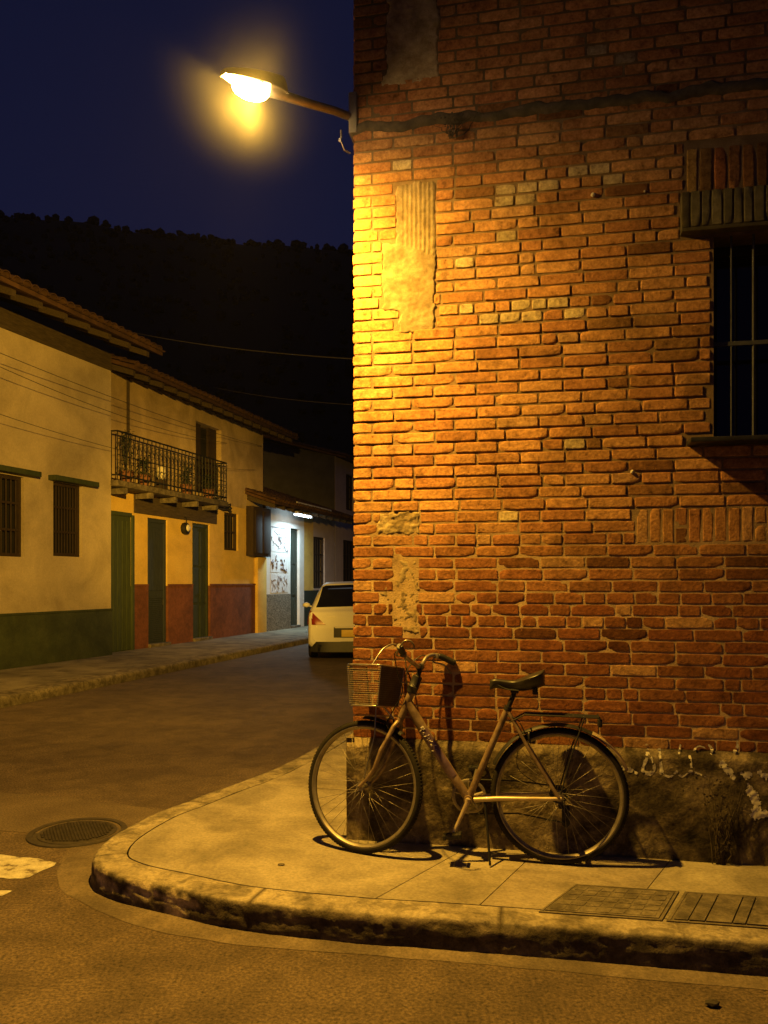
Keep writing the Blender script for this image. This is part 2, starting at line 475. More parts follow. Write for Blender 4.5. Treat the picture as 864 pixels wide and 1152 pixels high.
# older, paler asphalt strip crossing in front of the corner
mb = MB()
poly = [(-6.5, 6.75), (-4.2, 6.12), (-2.75, 5.74), (-2.19, 5.60), (-1.45, 5.29), (-1.2, 5.15), (-1.45, 4.6), (-1.5, 4.2), (-1.75, 4.3), (-1.8, 4.75), (-2.5, 4.9), (-4.0, 5.2), (-6.5, 5.6)]
mb.add([(x, y, 0.0004) for x, y in poly], [tuple(range(len(poly)))[::-1]])
tag(mb.build('road_patch', 'asphalt_patch'), kind='structure')


def catmull(pts, step=0.04, near=None):
    out = []
    P = [Vector((p[0], p[1], 0)) for p in pts]
    for i in range(len(P) - 1):
        p0, p1, p2, p3 = P[max(i - 1, 0)], P[i], P[i + 1], P[min(i + 2, len(P) - 1)]
        n = max(1, int((p2 - p1).length / (near if near and p1.y < 5.3 and p1.x < 1.5 else step)))
        for k in range(n):
            t = k / n
            out.append(0.5 * ((2 * p1) + (p2 - p0) * t + (2 * p0 - 5 * p1 + 4 * p2 - p3) * t * t + (3 * p1 - p0 - 3 * p2 + p3) * t ** 3))
    out.append(P[-1])
    return out


# outer top edge of the kerb of the corner pavement, from far down the side street round to the right
KERB = [(6.6, 40.0), (2.2, 19.0), (0.60, 11.6), (-0.59, 6.64), (-1.165, 5.218), (-1.37, 4.80), (-1.47, 4.42), (-1.485, 4.15), (-1.42, 3.93), (-1.25, 3.77), (-1.0, 3.64),
        (-0.64, 3.47), (-0.119, 3.339), (0.356, 3.262), (1.472, 3.052), (3.2, 2.72), (7.0, 1.98)]
kc = catmull(KERB, 0.06, 0.011)
# resample sparse far part automatically kept by step; normals to the outside (left of travel is pavement side)
nrm = []
for i in range(len(kc)):
    t = (kc[min(i + 1, len(kc) - 1)] - kc[max(i - 1, 0)]).normalized()
    nrm.append(Vector((t.y, -t.x, 0)))          # points to the right of travel
# travel goes towards the camera then right: outside (road) is on the right-hand side
arc = [0.0]
for i in range(1, len(kc)):
    arc.append(arc[-1] + (kc[i] - kc[i - 1]).length)
ARC_CORNER = arc[min(range(len(kc)), key=lambda i: (kc[i] - Vector((-1.485, 4.15, 0))).length)]
KW = 0.16
prof = [(-KW, 0.000), (-KW * .75, 0.001), (-KW * .5, 0.0015), (-KW * .25, 0.001), (-0.026, 0.0), (-0.010, -0.002), (-0.002, -0.009), (0.003, -0.022), (0.005, -0.034), (0.007, -0.045), (0.008, -0.055), (0.009, -0.066), (0.010, -0.077), (0.011, -0.088), (0.012, -0.10), (0.013, -0.112), (0.014, -0.124), (0.015, -0.15)]
mb = MB()
nv = len(prof)
base = len(mb.v)
for i, p in enumerate(kc):
    s = arc[i] - ARC_CORNER
    for j, (o, h) in enumerate(prof):
        jag = 0.0
        jt = abs((s + .42) % 1.08 - .54)
        if jt < .009 and s > -2.5:
            jag -= .012 * (j >= 3)
        if 3 <= j <= 15:
            jag = 0.010 * fbm(s * 5, j * .25, 1.0) + 0.006 * fbm(s * 21, j * .7, 4.0)
            if 4 <= j <= 7:
                jag -= max(0, 0.035 * (nz(s * 2.4, 9.3) - 0.28)) + max(0, 0.03 * (nz(s * 7.0, 2.3) - 0.35))
        q = p + nrm[i] * (o + jag)
        mb.v.append((q.x, q.y, PAVE + h + (0.002 * fbm(s * 3, j * .7) if j < 5 else jag * .5)))
for i in range(len(kc) - 1):
    s = arc[i] - ARC_CORNER
    for j in range(nv - 1):
        a = i * nv + j
        mb.f.append((a, a + 1, a + nv + 1, a + nv))
        if j <= 5:
            g = 1.05 - (0.25 if nz(s * 5, j * .4, 3) > .25 else 0) - max(0, .5 * nz(s * 9, j * .9, 8))
            t = (g, g * .98, g * .95)
            if j >= 5:
                t = tuple(c * (.55 + .35 * (nz(s * 6, 1) > 0.0)) for c in t)
        else:
            # old grime crusted on the face; scraps of old yellowish-white paint on the bend
            g = 0.34 + 0.75 * max(0, fbm(s * 3.2, j * .22, 5.0)) + 0.22 * nz(s * 16, j * .5, 2.0) + .10 * nz(s * 40, j * 1.1, 7)
            t = (g, g * .93, g * .84)
            if -.1 < s < 1.05 and nz(s * 5.5, j * .16, 15.0) + .45 * nz(s * 22, j * .5, 6) + (.40 if .32 < s < .66 and j < 13 else -.10) > 0.16:
                t = (2.0, 1.9, 1.7)
        if abs((s + .42) % 1.08 - .54) < .008:
            t = (.22, .2, .17)
        t = tuple(max(0.06, c) for c in t)
        mb.t.append(t)
tag(mb.build('kerb', 'kerb', smooth='all', soft=True), kind='structure')

# inner slabs: polygon inside the kerb, cut along joints
inner = [p - nrm[i] * (KW + 0.008) for i, p in enumerate(kc)]
inner = [p for i, p in enumerate(inner) if (i % 6 == 0 or (abs(arc[i] - ARC_CORNER) < 1.2 and i % 3 == 0))]
wallL = CORNER + V * 34 + U * 0.5
wallR = CORNER + U * 8 + V * 1.0
poly0 = [(p.x, p.y) for p in inner] + [(wallR.x, wallR.y), ((CORNER + U * .6 + V * .6).x, (CORNER + U * .6 + V * .6).y), (wallL.x, wallL.y)]


def clip(poly, nx, ny, c):
    out = []
    for i in range(len(poly)):
        a, b = poly[i], poly[(i + 1) % len(poly)]
        da, db = a[0] * nx + a[1] * ny - c, b[0] * nx + b[1] * ny - c
        if da >= 0:
            out.append(a)
        if da * db < 0:
            t = da / (da - db)
            out.append((a[0] + (b[0] - a[0]) * t, a[1] + (b[1] - a[1]) * t))
    return out


def line(p, q):
    dx, dy = q[0] - p[0], q[1] - p[1]
    l = math.hypot(dx, dy)
    nx, ny = -dy / l, dx / l
    return nx, ny, nx * p[0] + ny * p[1]


joints = [line((-0.065, 3.45), (0.325, 4.006)), line((0.40, 3.403), (0.78, 4.10)), line((1.152, 3.55), (1.60, 4.25)), line((1.95, 3.3), (2.4, 4.1)), line((2.9, 3.1), (3.3, 4.1)),
          line((-1.5, 4.02), (0.3, 3.66)), line((-1.0, 5.55), (-0.1, 5.25)), line((-0.7, 6.9), (0.4, 6.6)), line((-.5, 8.4), (.8, 8.1)), line((-.2, 10.2), (1, 9.9)), line((.2, 12.2), (1.5, 11.9))]
pieces = [poly0]
for idx, (nx, ny, c) in enumerate(joints):
    new = []
    for p in pieces:
        cxm = sum(q[0] for q in p) / len(p)
        cym = sum(q[1] for q in p) / len(p)
        if idx < 5 and cym > 5.0 and all(q[1] > 4.6 for q in p):
            new.append(p)
            continue
        if idx == 5 and cxm > 0.15:
            new.append(p)
            continue
        for sgn in (1, -1):
            q = clip(p, nx * sgn, ny * sgn, c * sgn + 0.0022)
            if len(q) > 2:
                new.append(q)
    pieces = new
mb = MB()
bed = MB()
rnd = random.Random(3)
for p in pieces:
    bm = bmesh.new()
    vs = [bm.verts.new((x, y, PAVE)) for x, y in p]
    try:
        f = bm.faces.new(vs)
    except ValueError:
        bm.free()
        continue
    if f.normal.z < 0:
        f.normal_flip()
    f.normal_update()
    if f.normal.z < 0:
        f.normal_flip()
    ex = bmesh.ops.extrude_face_region(bm, geom=[f])
    for v in [g for g in ex['geom'] if isinstance(g, bmesh.types.BMVert)]:
        v.co.z += 0.0
    for v in vs:
        v.co.z -= 0.09
    bmesh.ops.triangulate(bm, faces=bm.faces[:])
    g = rnd.uniform(.84, 1.12)
    mb.bm(bm, (g, g * rnd.uniform(.97, 1.0), g * rnd.uniform(.92, 1.0)))
tag(mb.build('pavement', 'concrete'), kind='structure')
mb = MB()
mb.prism([(p[0], p[1]) for p in poly0][::-1] if False else [(p[0], p[1]) for p in poly0], -0.02, PAVE - 0.012, (.28, .26, .22))
tag(mb.build('pavement_bed', 'concrete'), kind='structure')

# concrete gutter apron round the bend
outer = catmull([(-1.165 - .04, 5.0), (-1.55, 4.72), (-1.715, 4.45), (-1.735, 4.3), (-1.684, 4.118), (-1.54, 3.883), (-1.314, 3.673), (-1.053, 3.50), (-0.679, 3.35), (-0.116, 3.245), (0.347, 3.165), (1.45, 2.955), (3.2, 2.63), (7, 1.9)], .06)
inn = []
for p in outer:
    i = min(range(len(kc)), key=lambda k: (kc[k] - p).length_squared)
    inn.append(kc[i] - nrm[i] * .02)
mb = MB()
n = len(outer)
mb.add([(p.x + .012 * nz(p.x * 6, p.y * 6), p.y + .012 * nz(p.x * 6, p.y * 6, 4), 0.0007) for p in outer] + [(p.x, p.y, 0.014) for p in inn], [(i, n + i, n + i + 1, i + 1)[::-1] for i in range(n - 1)])
tag(mb.build('gutter', 'apron'), kind='structure')

# crosswalk stripes
for poly in ([(-3.2, 4.62), (-2.125, 4.427), (-1.934, 4.384), (-1.753, 4.300), (-1.775, 4.20), (-1.826, 4.075), (-1.90, 4.065), (-1.96, 4.085), (-3.2, 4.30)],
             [(-3.2, 4.10), (-1.885, 3.918), (-1.822, 3.902), (-1.835, 3.85), (-1.87, 3.835), (-3.2, 3.70)],
             [(-3.3, 3.62), (-2.2, 3.45), (-2.22, 3.2), (-3.3, 3.3)]):
    mb = MB()
    fine = []
    for i in range(len(poly)):
        a, b = poly[i], poly[(i + 1) % len(poly)]
        for k in range(8):
            t = k / 8
            x, y = a[0] + (b[0] - a[0]) * t, a[1] + (b[1] - a[1]) * t
            fine.append((x + .018 * nz(x * 14, y * 14), y + .018 * nz(x * 14, y * 14, 5), 0.0026))
    mb.add(fine, [tuple(range(len(fine)))[::-1]])
    tag(mb.build('crosswalk_stripe', 'paint'), kind='structure')

rg = random.Random(12)
for pts in ([(-3.4, 8.6), (-2.6, 8.2), (-1.9, 8.3), (-1.2, 7.6)], [(-4.2, 7.4), (-3.4, 7.2), (-2.9, 7.5), (-2.2, 7.0)]):
    mb = MB()
    P_ = catmull(pts, .02)
    a_, b_ = [], []
    for i, p in enumerate(P_):
        wob = .018 * nz(p.x * 9, p.y * 9) + .008 * nz(p.x * 40, p.y * 40)
        w_ = .0016 + .0022 * abs(nz(p.x * 7, p.y * 7, 4))
        a_.append((p.x, p.y + wob + w_, .0010))
        b_.append((p.x, p.y + wob - w_, .0010))
    n = len(P_)
    mb.add(b_ + a_, [(i, i + 1, n + i + 1, n + i) for i in range(n - 1)])
    tag(mb.build('road_crack', 'black_metal'), kind='structure')

# round manhole cover in the road
mh = empty('manhole_cover', (-1.85, 4.83, 0.004))
tag(mh, 'round patterned iron manhole cover set in the road beside the kerb bend', 'manhole cover')
mb = MB()
mb.lathe([(0, .001), (.21, .001), (.225, .001), (.228, -.004), (.25, -.004), (.252, .003), (.285, .003), (.29, -.01)], 48, 'z')
mb.build('cover_rim', 'iron', mh, smooth=30)
mb = MB()
rnd = random.Random(4)
for i in range(-10, 11):
    for j in range(-10, 11):
        x, y = i * .02 + (j % 2) * .01, j * .02
        if x * x + y * y < .2 ** 2:
            mb.box(x - .007, x + .007, y - .006, y + .006, .0015, .009, bev=.002)
mb.build('tread_pattern', 'iron', mh)


# two utility covers on the pavement
def cover(name, corners, label, slats):
    c = empty(name, (corners[0][0], corners[0][1], PAVE))
    tag(c, label, 'utility cover')
    o = corners[0]
    P = [Vector((p[0] - o[0], p[1] - o[1], 0)) for p in corners]

    def bl(u, v):
        return P[0] * (1 - u) * (1 - v) + P[1] * u * (1 - v) + P[2] * u * v + P[3] * (1 - u) * v

    def slab(mb, u0, u1, v0, v1, z0, z1):
        q = [bl(u0, v0), bl(u1, v0), bl(u1, v1), bl(u0, v1)]
        if (q[1] - q[0]).cross(q[3] - q[0]).z < 0:
            q = q[::-1]
        mb.prism([(p.x, p.y) for p in q], z0, z1)
    m1 = MB()
    slab(m1, -.02, 1.02, -.03, 0, .001, .006)
    slab(m1, -.02, 1.02, 1, 1.03, .001, .006)
    slab(m1, -.02, 0, 0, 1, .001, .006)
    slab(m1, 1, 1.02, 0, 1, .001, .006)
    slab(m1, 0, 1, 0, 1, .0005, .0040)
    m1.build('cover_frame', 'cover_edge', c)
    m2 = MB()
    if slats:
        for a, b in ((.02, .10), (.11, .20), (.21, .36), (.37, .44), (.45, .58), (.59, .67), (.68, .84), (.85, .98)):
            slab(m2, a, b, .03, .97, .0040, .0085 + .002 * random.random())
    else:
        slab(m2, .015, .985, .03, .97, .0040, .0075)
        for i in range(7):
            for j in range(5):
                u, v = .05 + i * .13, .07 + j * .18
                slab(m2, u, u + .10 + .02 * random.random(), v, v + .13, 0.0075, .0088 + .001 * random.random())
    m2.build('cover_plate', 'cover', c)
    return c


cover('utility_cover', [(0.661, 3.345), (1.125, 3.262), (1.30, 3.555), (0.875, 3.635)], 'square ribbed utility cover in the pavement left of the slatted one', False)
cover('utility_cover', [(1.165, 3.255), (1.80, 3.138), (1.98, 3.43), (1.345, 3.545)], 'slatted utility cover of long ribs in the pavement towards the right', True)

# litter
for i, (x, y, z, s, lab) in enumerate(((1.17, 2.85, .012, .03, 'dark pebble lying on the road below the kerb'), (-.50, 3.90, PAVE + .004, .02, 'tiny pale stone on the pavement left of the bicycle'))):
    mb = MB()
    mb.add([(p.x * s * (1 + .4 * nz(p.x * 2, p.y * 2, p.z * 2 + i)), p.y * s * .7, p.z * s * .35) for p in icv], icf)
    tag(mb.build('pebble', 'iron' if i == 0 else 'cover', loc=(x, y, z)), lab, 'pebble')

# opposite pavement and its kerb (left side of the side street)
KD = Vector((0.2656, 1, 0)).normalized()
K0 = Vector((-4.61, 9.57, 0))
KN = Vector((-KD.y, KD.x, 0))
far = []
mb = MB()
mb2 = MB()
ns = 260
pr = [(0.30, .006), (0.14, .004), (0.05, 0.0), (0.015, -.008), (0.0, -.03), (-.005, -.06), (-.008, -.14)]
for i in range(ns + 1):
    s = -9.5 + 46 * i / ns
    p = K0 + KD * s
    for j, (o, h) in enumerate(pr):
        q = p + KN * (o + .010 * nz(s * 3, j * .6) - max(0, .06 * (nz(s * 1.3, 4.4) - .4)) * (2 <= j <= 5))
        mb.v.append((q.x, q.y, PAVE + h))
for i in range(ns):
    for j in range(len(pr) - 1):
        a, k = i * len(pr) + j, len(pr)
        mb.f.append((a, a + k, a + k + 1, a + 1))
        g = .75 + .5 * nz(i * .5, j * .4) if j < 3 else .42 + .5 * max(0, nz(i * .3, j * .5, 2))
        mb.t.append((g, g * .96, g * .9))
mb.build('opposite_kerb', 'kerb', smooth='all', soft=True)
tag(bpy.data.objects['opposite_kerb'], kind='structure')
a, b = K0 + KD * -9.5 + KN * .3, K0 + KD * 36.5 + KN * .3
mb2.add([(a.x, a.y, PAVE + .0055), (b.x, b.y, PAVE + .0055), (b.x - 7, b.y + 1.5, PAVE + .0055), (a.x - 7, a.y + 1.5, PAVE + .0055)], [(0, 1, 2, 3)], (.8, .78, .72))
tag(mb2.build('opposite_pavement', 'concrete'), kind='structure')

# ------------------------------------------------------------------ brick building on the corner
BB = empty('brick_building', (CORNER.x, CORNER.y, PAVE), WALL_A)
tag(BB, 'old red brick corner building with patched plaster and a barred window', 'building')
CO, ROW = 0.0607, 0
WINX0, WINX1, WINZ0, WINZ1 = 1.85, 2.95, 2.086, 3.115
WT, HT = 4.6, 5.9


def in_patch(x, z):
    """>0 inside one of the plaster patches."""
    e = .035 * fbm(x * 9, z * 9, 3.3) + .012 * nz(x * 40, z * 40)
    best = -1
    for k, (x0, x1, z0, z1) in enumerate(PATCH):
        d = min(x - x0, x1 - x, z - z0, z1 - z) + (e if not (k == 0 and x > .44) else .1 * e)
        best = max(best, d)
    return best


PATCH = [(0.250, 0.486, 3.12, 3.515), (0.185, 0.486, 2.82, 3.20), (0.27, 0.480, 2.70, 2.86), (0.155, 0.40, 1.625, 1.765), (0.24, 0.39, 1.10, 1.50), (0.15, 0.32, 1.28, 1.36), (0.20, 0.50, 4.02, 5.2), (0.165, 0.30, 4.02, 4.12)]
PALE = [(576, 213), (601, 211), (628, 211), (575, 228), (600, 227), (668, 191), (640, 196), (566, 270), (582, 345), (602, 347), (628, 346), (656, 352), (560, 352), (684, 354), (530, 352), (648, 494), (580, 585), (662, 60), (700, 62),
        (470, 262), (445, 190), (520, 300), (680, 207), (600, 358), (575, 358)]


def wall_hit(px, py):
    dx = (px - 432) / 900
    k = (CORNER.x * -U.y + CORNER.y * U.x) / (dx * -U.y + U.x)
    return (dx * k - CORNER.x) * U.x + (k - CORNER.y) * U.y, CAMZ - (py - 655) / 900 * k - PAVE


PALE = [wall_hit(*p) for p in PALE]


def brick_tint(rg, x, z):
    base = [(0.47, 0.25, 0.10), (0.44, 0.225, 0.09), (0.42, 0.205, 0.083), (0.49, 0.27, 0.115), (0.39, 0.185, 0.075)][rg.randrange(5)]
    k = rg.uniform(.90, 1.18)
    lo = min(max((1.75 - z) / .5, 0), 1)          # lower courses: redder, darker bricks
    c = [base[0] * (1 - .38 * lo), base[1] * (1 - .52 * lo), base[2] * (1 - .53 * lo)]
    if z > 3.72:                                    # darker courses above the string line
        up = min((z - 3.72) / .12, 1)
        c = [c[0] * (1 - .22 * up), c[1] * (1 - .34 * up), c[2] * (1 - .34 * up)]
    r = rg.random()
    if r < .055:
        k *= .55
    elif r < .10 and z < 3.7:
        c = [.46, .27, .13]
    return tuple(max(.01, q * k) for q in c)


def brick(mb, rg, x0, x1, z0, z1, y_face, y_back, tint, jit=.0012, lo=0.0, nzr=4, xf=None):
    """One worn brick as a rounded height field standing in front of the mortar."""
    L, H = x1 - x0, z1 - z0
    nx = max(3, int(L / .035))
    us = [0, .0012 / L, .0032 / L, .0075 / L] + [.0075 / L + (1 - .015 / L) * (i + 1) / (nx) for i in range(nx - 1)] + [1 - .0075 / L, 1 - .0032 / L, 1 - .0012 / L, 1]
    vs_ = [0, .0012 / H, .0032 / H, .0075 / H] + [.0075 / H + (1 - .015 / H) * (i + 1) / nzr for i in range(nzr - 1)] + [1 - .0075 / H, 1 - .0032 / H, 1 - .0012 / H, 1]
    A, B = len(us), len(vs_)
    ph = rg.random() * 50
    tilt, tiltz = rg.uniform(-.0012, .0012) * (1 - .7 * lo), rg.uniform(-.0007, .0007) * (1 - .7 * lo)
    cut = [rg.random() < .12 for _ in range(4)]
    out = []
    for j, v in enumerate(vs_):
        for i, u in enumerate(us):
            e = min(i, A - 1 - i, j, B - 1 - j)
            y = (y_back, y_face + .0009 * (1 - .75 * lo), y_face)[e] if e < 3 else y_face
            x, z = x0 + L * u, z0 + H * v
            jn = (jit + .0016 * lo) * (nz(x * 45, z * 45, ph) + .8 * nz(x * 14, z * 14, ph))
            if e <= 1:
                x += jn * (1 if i < A / 2 else -1) if i in (0, 1, A - 2, A - 1) else 0
                z += .8 * (jit + .0014 * lo) * (nz(x * 38, z * 38, ph + 9) + .7 * nz(x * 11, z * 11, ph + 3)) if j in (0, 1, B - 2, B - 1) else 0
            # chipped corners
            ci = (0 if i < A / 2 else 1) + (0 if j < B / 2 else 2)
            du, dv = min(u, 1 - u) * L, min(v, 1 - v) * H
            if e > 0:
                y += (1 - .5 * lo) * (.0018 * fbm(x * 22, z * 30, ph) + .0008 * nz(x * 70, z * 70, ph)) + tilt * (u - .5) * 2 + tiltz * (v - .5) * 2
                if cut[ci] and du + dv < .024:
                    y += (.024 - du - dv) * .35
            if ci in (0, 1, 2, 3) and e <= 1 and du < .012 and dv < .012:   # rounded outline
                s = .0018
                x += s if u < .5 else -s
                z += s if v < .5 else -s
            p = Vector((x, y, z))
            out.append(xf @ p if xf else p)
    fs = [(j * A + i, j * A + i + 1, (j + 1) * A + i + 1, (j + 1) * A + i) for j in range(B - 1) for i in range(A - 1)]
    mb.add(out, fs, tint)


def mortar_y(z):
    lo = min(max((1.85 - z) / .45, 0), 1)
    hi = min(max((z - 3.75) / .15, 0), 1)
    return 0.0004 - .0038 * lo - .001 * hi


SOLID = [(1.703, 3.2, 3.105, 3.31), (1.722, 3.2, 3.31, 3.55), (WINX0, WINX1, WINZ0, WINZ1), (1.49, 2.36, 1.575, 1.757), (1.72, 3.1, 2.058, 2.09)]


def lay_wall(mb, length, xf, seed, front):
    rg = random.Random(seed)
    rows = int((HT - .54) / CO)
    for r in range(rows):
        z0 = .545 + r * CO
        z1 = z0 + CO - .0088
        zc = (z0 + z1) / 2
        x = .028 if front else .004
        first = True
        small = front and (abs(zc - 1.22) < .03 or abs(zc - 1.28) < .03 or abs(zc - 1.62) < .03 or (2.79 < zc < 2.85)) or rg.random() < .05
        while x < length:
            if first and r % 2:
                L = .108
            else:
                L = .222
                if small and rg.random() < .75 or rg.random() < .13:
                    L = rg.choice((.108, .108, .145, .08))
            if front and L > .15 and any(x - .03 <= X <= x + .222 and z0 - .008 <= Z <= z1 + .008 for X, Z in PALE):
                L = .108
            first0, first = first, False
            L *= rg.uniform(.97, 1.03)
            a, b = x, x + L - .0088
            x += L
            if first0:
                a += rg.uniform(-.005, .002)
            spans = [(a, b)]
            if front:
                for (X0, X1, Z0, Z1) in SOLID:
                    if Z0 < zc < Z1 or (Z0 < z1 - .012 and Z1 > z0 + .012):
                        new = []
                        for (p, q) in spans:
                            if q <= X0 or p >= X1:
                                new.append((p, q))
                            else:
                                if X0 - p > .03:
                                    new.append((p, X0 - .004))
                                if q - X1 > .03:
                                    new.append((X1 + .004, q))
                        spans = new
            for p, q in spans:
                if front and zc < 5.1 and p < .6:
                    # broken back to the plaster patch
                    mid = in_patch((p + q) / 2, zc)
                    if mid > .012 and in_patch(p + .01, zc) > 0 and in_patch(q - .01, zc) > 0:
                        continue
                    for _ in range(30):
                        if in_patch(q - .002, zc) > .008 and q - p > .03:
                            q -= .006
                        if in_patch(p + .002, zc) > .008 and q - p > .03:
                            p += .006
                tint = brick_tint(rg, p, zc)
                if front and any(p <= X <= q and z0 - .006 <= Z <= z1 + .006 for X, Z in PALE):
                    g = rg.uniform(.85, 1.05)
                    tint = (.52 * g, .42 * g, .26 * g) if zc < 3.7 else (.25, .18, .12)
                lo = min(max((1.75 - zc) / .5, 0), 1)
                ym = mortar_y(zc)
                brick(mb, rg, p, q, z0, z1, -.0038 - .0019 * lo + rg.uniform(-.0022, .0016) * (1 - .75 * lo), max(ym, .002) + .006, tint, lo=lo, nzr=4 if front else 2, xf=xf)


fw = MB()
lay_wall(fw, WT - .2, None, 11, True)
rg = random.Random(21)
# upright bricks: flat arch over the window, and an older patch under it
x = 1.735
while x < 3.1:
    wd = rg.uniform(.060, .070)
    brick(fw, rg, x, x + wd - .012, 3.322, 3.535 + rg.uniform(-.006, .006), -.0034 + rg.uniform(-.001, .001), .018, tuple(c * rg.uniform(.6, .85) for c in brick_tint(rg, x, 3.4)))
    x += wd
x = 1.495
while x < 2.34:
    wd = rg.uniform(.056, .066)
    z0, z1 = 1.579, 1.751
    if rg.random() < .25:
        zc = rg.uniform(1.64, 1.69)
        brick(fw, rg, x, x + wd - .009, z0, zc - .006, -.0026, .012, brick_tint(rg, x, 1.9))
        brick(fw, rg, x, x + wd - .009, zc + .006, z1, -.0024, .012, brick_tint(rg, x, 1.9))
    else:
        brick(fw, rg, x, x + wd - .009, z0 + rg.uniform(-.002, .004), z1 + rg.uniform(-.005, .002), -.0026 + rg.uniform(-.001, .001), .012, brick_tint(rg, x, 1.9))
    x += wd
fwo = fw.build('front_wall', 'brick', BB, smooth=38)

# mortar bed behind the bricks
mo = MB()


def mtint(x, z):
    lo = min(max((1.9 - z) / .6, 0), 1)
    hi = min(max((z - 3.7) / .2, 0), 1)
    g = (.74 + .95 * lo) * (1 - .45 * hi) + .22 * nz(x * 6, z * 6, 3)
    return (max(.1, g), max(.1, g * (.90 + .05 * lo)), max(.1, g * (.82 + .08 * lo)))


NU, NV = 150, 200
x_edges, z_edges = (0.036, WT), (.5, HT)
mo.grid(lambda u, v: (x_edges[0] + (x_edges[1] - x_edges[0]) * u,
                      mortar_y(z_edges[0] + (HT - .5) * v) + .0012 * fbm(u * WT * 20, v * HT * 20, 5) + .0006 * nz(u * WT * 55, v * HT * 55),
                      z_edges[0] + (HT - .5) * v), NU, NV,
        keep=lambda u, v: not (WINX0 + .01 < x_edges[0] + (WT - .006) * u < WINX1 - .01 and WINZ0 + .01 < .5 + (HT - .5) * v < WINZ1 - .01),
        tintfn=lambda u, v: mtint(u * WT, .5 + (HT - .5) * v))
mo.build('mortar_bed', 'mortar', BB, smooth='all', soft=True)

# body of the building behind the skin, with the window opening as a real recess
body = MB()
holed_panel(body, 0.042, WT, 0.0, HT, [(WINX0, WINX1, WINZ0, WINZ1)], 0.026, .34, (.5, .42, .32))
body.box(WINX0 - .3, WINX1 + .3, .75, .8, WINZ0 - .4, WINZ1 + .3, (.02, .02, .02))
body.box(0.044, WT, 6.5, 6.8, 0, HT, (.5, .42, .32))
body.box(0.044, .3, .37, 6.5, 0, HT, (.5, .42, .32))
body.box(WT - .3, WT, .37, 6.5, 0, HT, (.5, .42, .32))
body.box(0.046, WT, .03, 6.8, HT + .002, HT + .15, (.4, .34, .27))
body.box(.3, WT - .3, .37, 6.5, 1.55, 1.7, (.1, .09, .08))
body.build('core_wall', 'mortar', BB)
# side wall down the side street
sw = MB()
XS = Matrix(((0, 1, 0, 0), (1, 0, 0, 0), (0, 0, 1, 0), (0, 0, 0, 1)))
lay_wall(sw, 3.2, Matrix.Translation((0.030, .004, 0)) @ Matrix(((0, 1, 0, 0), (1, 0, 0, 0), (0, 0, 1, 0), (0, 0, 0, 1))), 5, False)
sw.f = [f[::-1] for f in sw.f]
sw.build('side_wall', 'brick', BB, smooth='all')
# old render covering the rest of the side wall
sr = MB()
sr.grid(lambda u, v: (.018 + .006 * fbm(u * 9, v * 9), 3.2 + 3.6 * u, .0 + HT * v), 40, 50, (.7, .62, .5), flip=True)
sr.build('side_render', 'stucco', BB, smooth='all')

# sooty string line
lg = MB()
lg.grid(lambda u, v: (.022 + (WT - .1) * u,
                      -.006 - (.012 * math.sin(PI * min(v * 1.0, 1)) ** .8 * (0.6 + .7 * max(0, nz(u * 14, 2.2) + .45))) + .004 * fbm(u * 60, v * 6) + (.012 if v in (0, 1) else 0),
                      3.785 + .026 * nz(u * 26, 1.0) + .01 * nz(u * 90, 2) + (.072 + .02 * nz(u * 21, 8.0) + .01 * nz(u * 80, 7)) * v), 300, 6)
lg.build('string_course', 'ledge', BB, smooth='all')

# plaster patches
for k, (bx0, bx1, bz0, bz1, t) in enumerate(((.10, .56, 2.62, 3.60, (.80, .76, .68)), (.10, .47, 1.56, 1.83, (.95, .9, .8)), (.08, .47, 1.02, 1.58, (.95, .9, .8)), (.08, .60, 3.93, 5.3, (1.15, 1.05, .9)))):
    pt = MB()
    W_, H_ = bx1 - bx0, bz1 - bz0
    nu, nv_ = int(W_ / .007), int(H_ / .007)

    def pf(u, v):
        x, z = bx0 + W_ * u, bz0 + H_ * v
        d = in_patch(x, z)
        y = -.0055 + .005 * fbm(x * 14, z * 14, 2) + .003 * nz(x * 45, z * 45, 6) + (.0035 * nz(x * 90, z * 90) if k in (1, 2) else 0)
        if k in (1, 2):
            y += .008 * fbm(x * 28, z * 28, 9) + .003
        if k == 0 and z > 3.20 - .10 * (x - .25) / .24 and x > .30:
            y += .0065 * (.5 + .5 * math.sin((x - .30) * 2 * PI / .0235)) - .002
        if k == 0 and z < 3.20:
            y -= .004 * max(0, nz(x * 5, z * 5, 2))
        y = min(y, .012)
        if d < .012:
            y = y + (.024 - y) * min(1, (.012 - d) / .012)
        return (x, y, z)
    pt.grid(pf, nu, nv_, keep=lambda u, v: in_patch(bx0 + W_ * u, bz0 + H_ * v) > -.002,
            tintfn=lambda u, v: tuple(c * (.80 + .55 * max(-.5, fbm((bx0 + W_ * u) * 13, (bz0 + H_ * v) * 13, 7)) + .1) for c in t))
    pt.build('plaster_patch', 'stucco', BB, smooth='all', soft=True)

# plinth
pl = MB()
PZ = .545


def plf(u, v, side=False):
    s = u
    z = -.03 + (PZ + .03) * v
    y = -.034 + .010 * fbm(s * 3, z * 4, 4) + .006 * fbm(s * 12, z * 12, 2) + .002 * nz(s * 50, z * 50)
    if v > .93:
        y += (v - .93) / .07 * .022
    return s, y, z


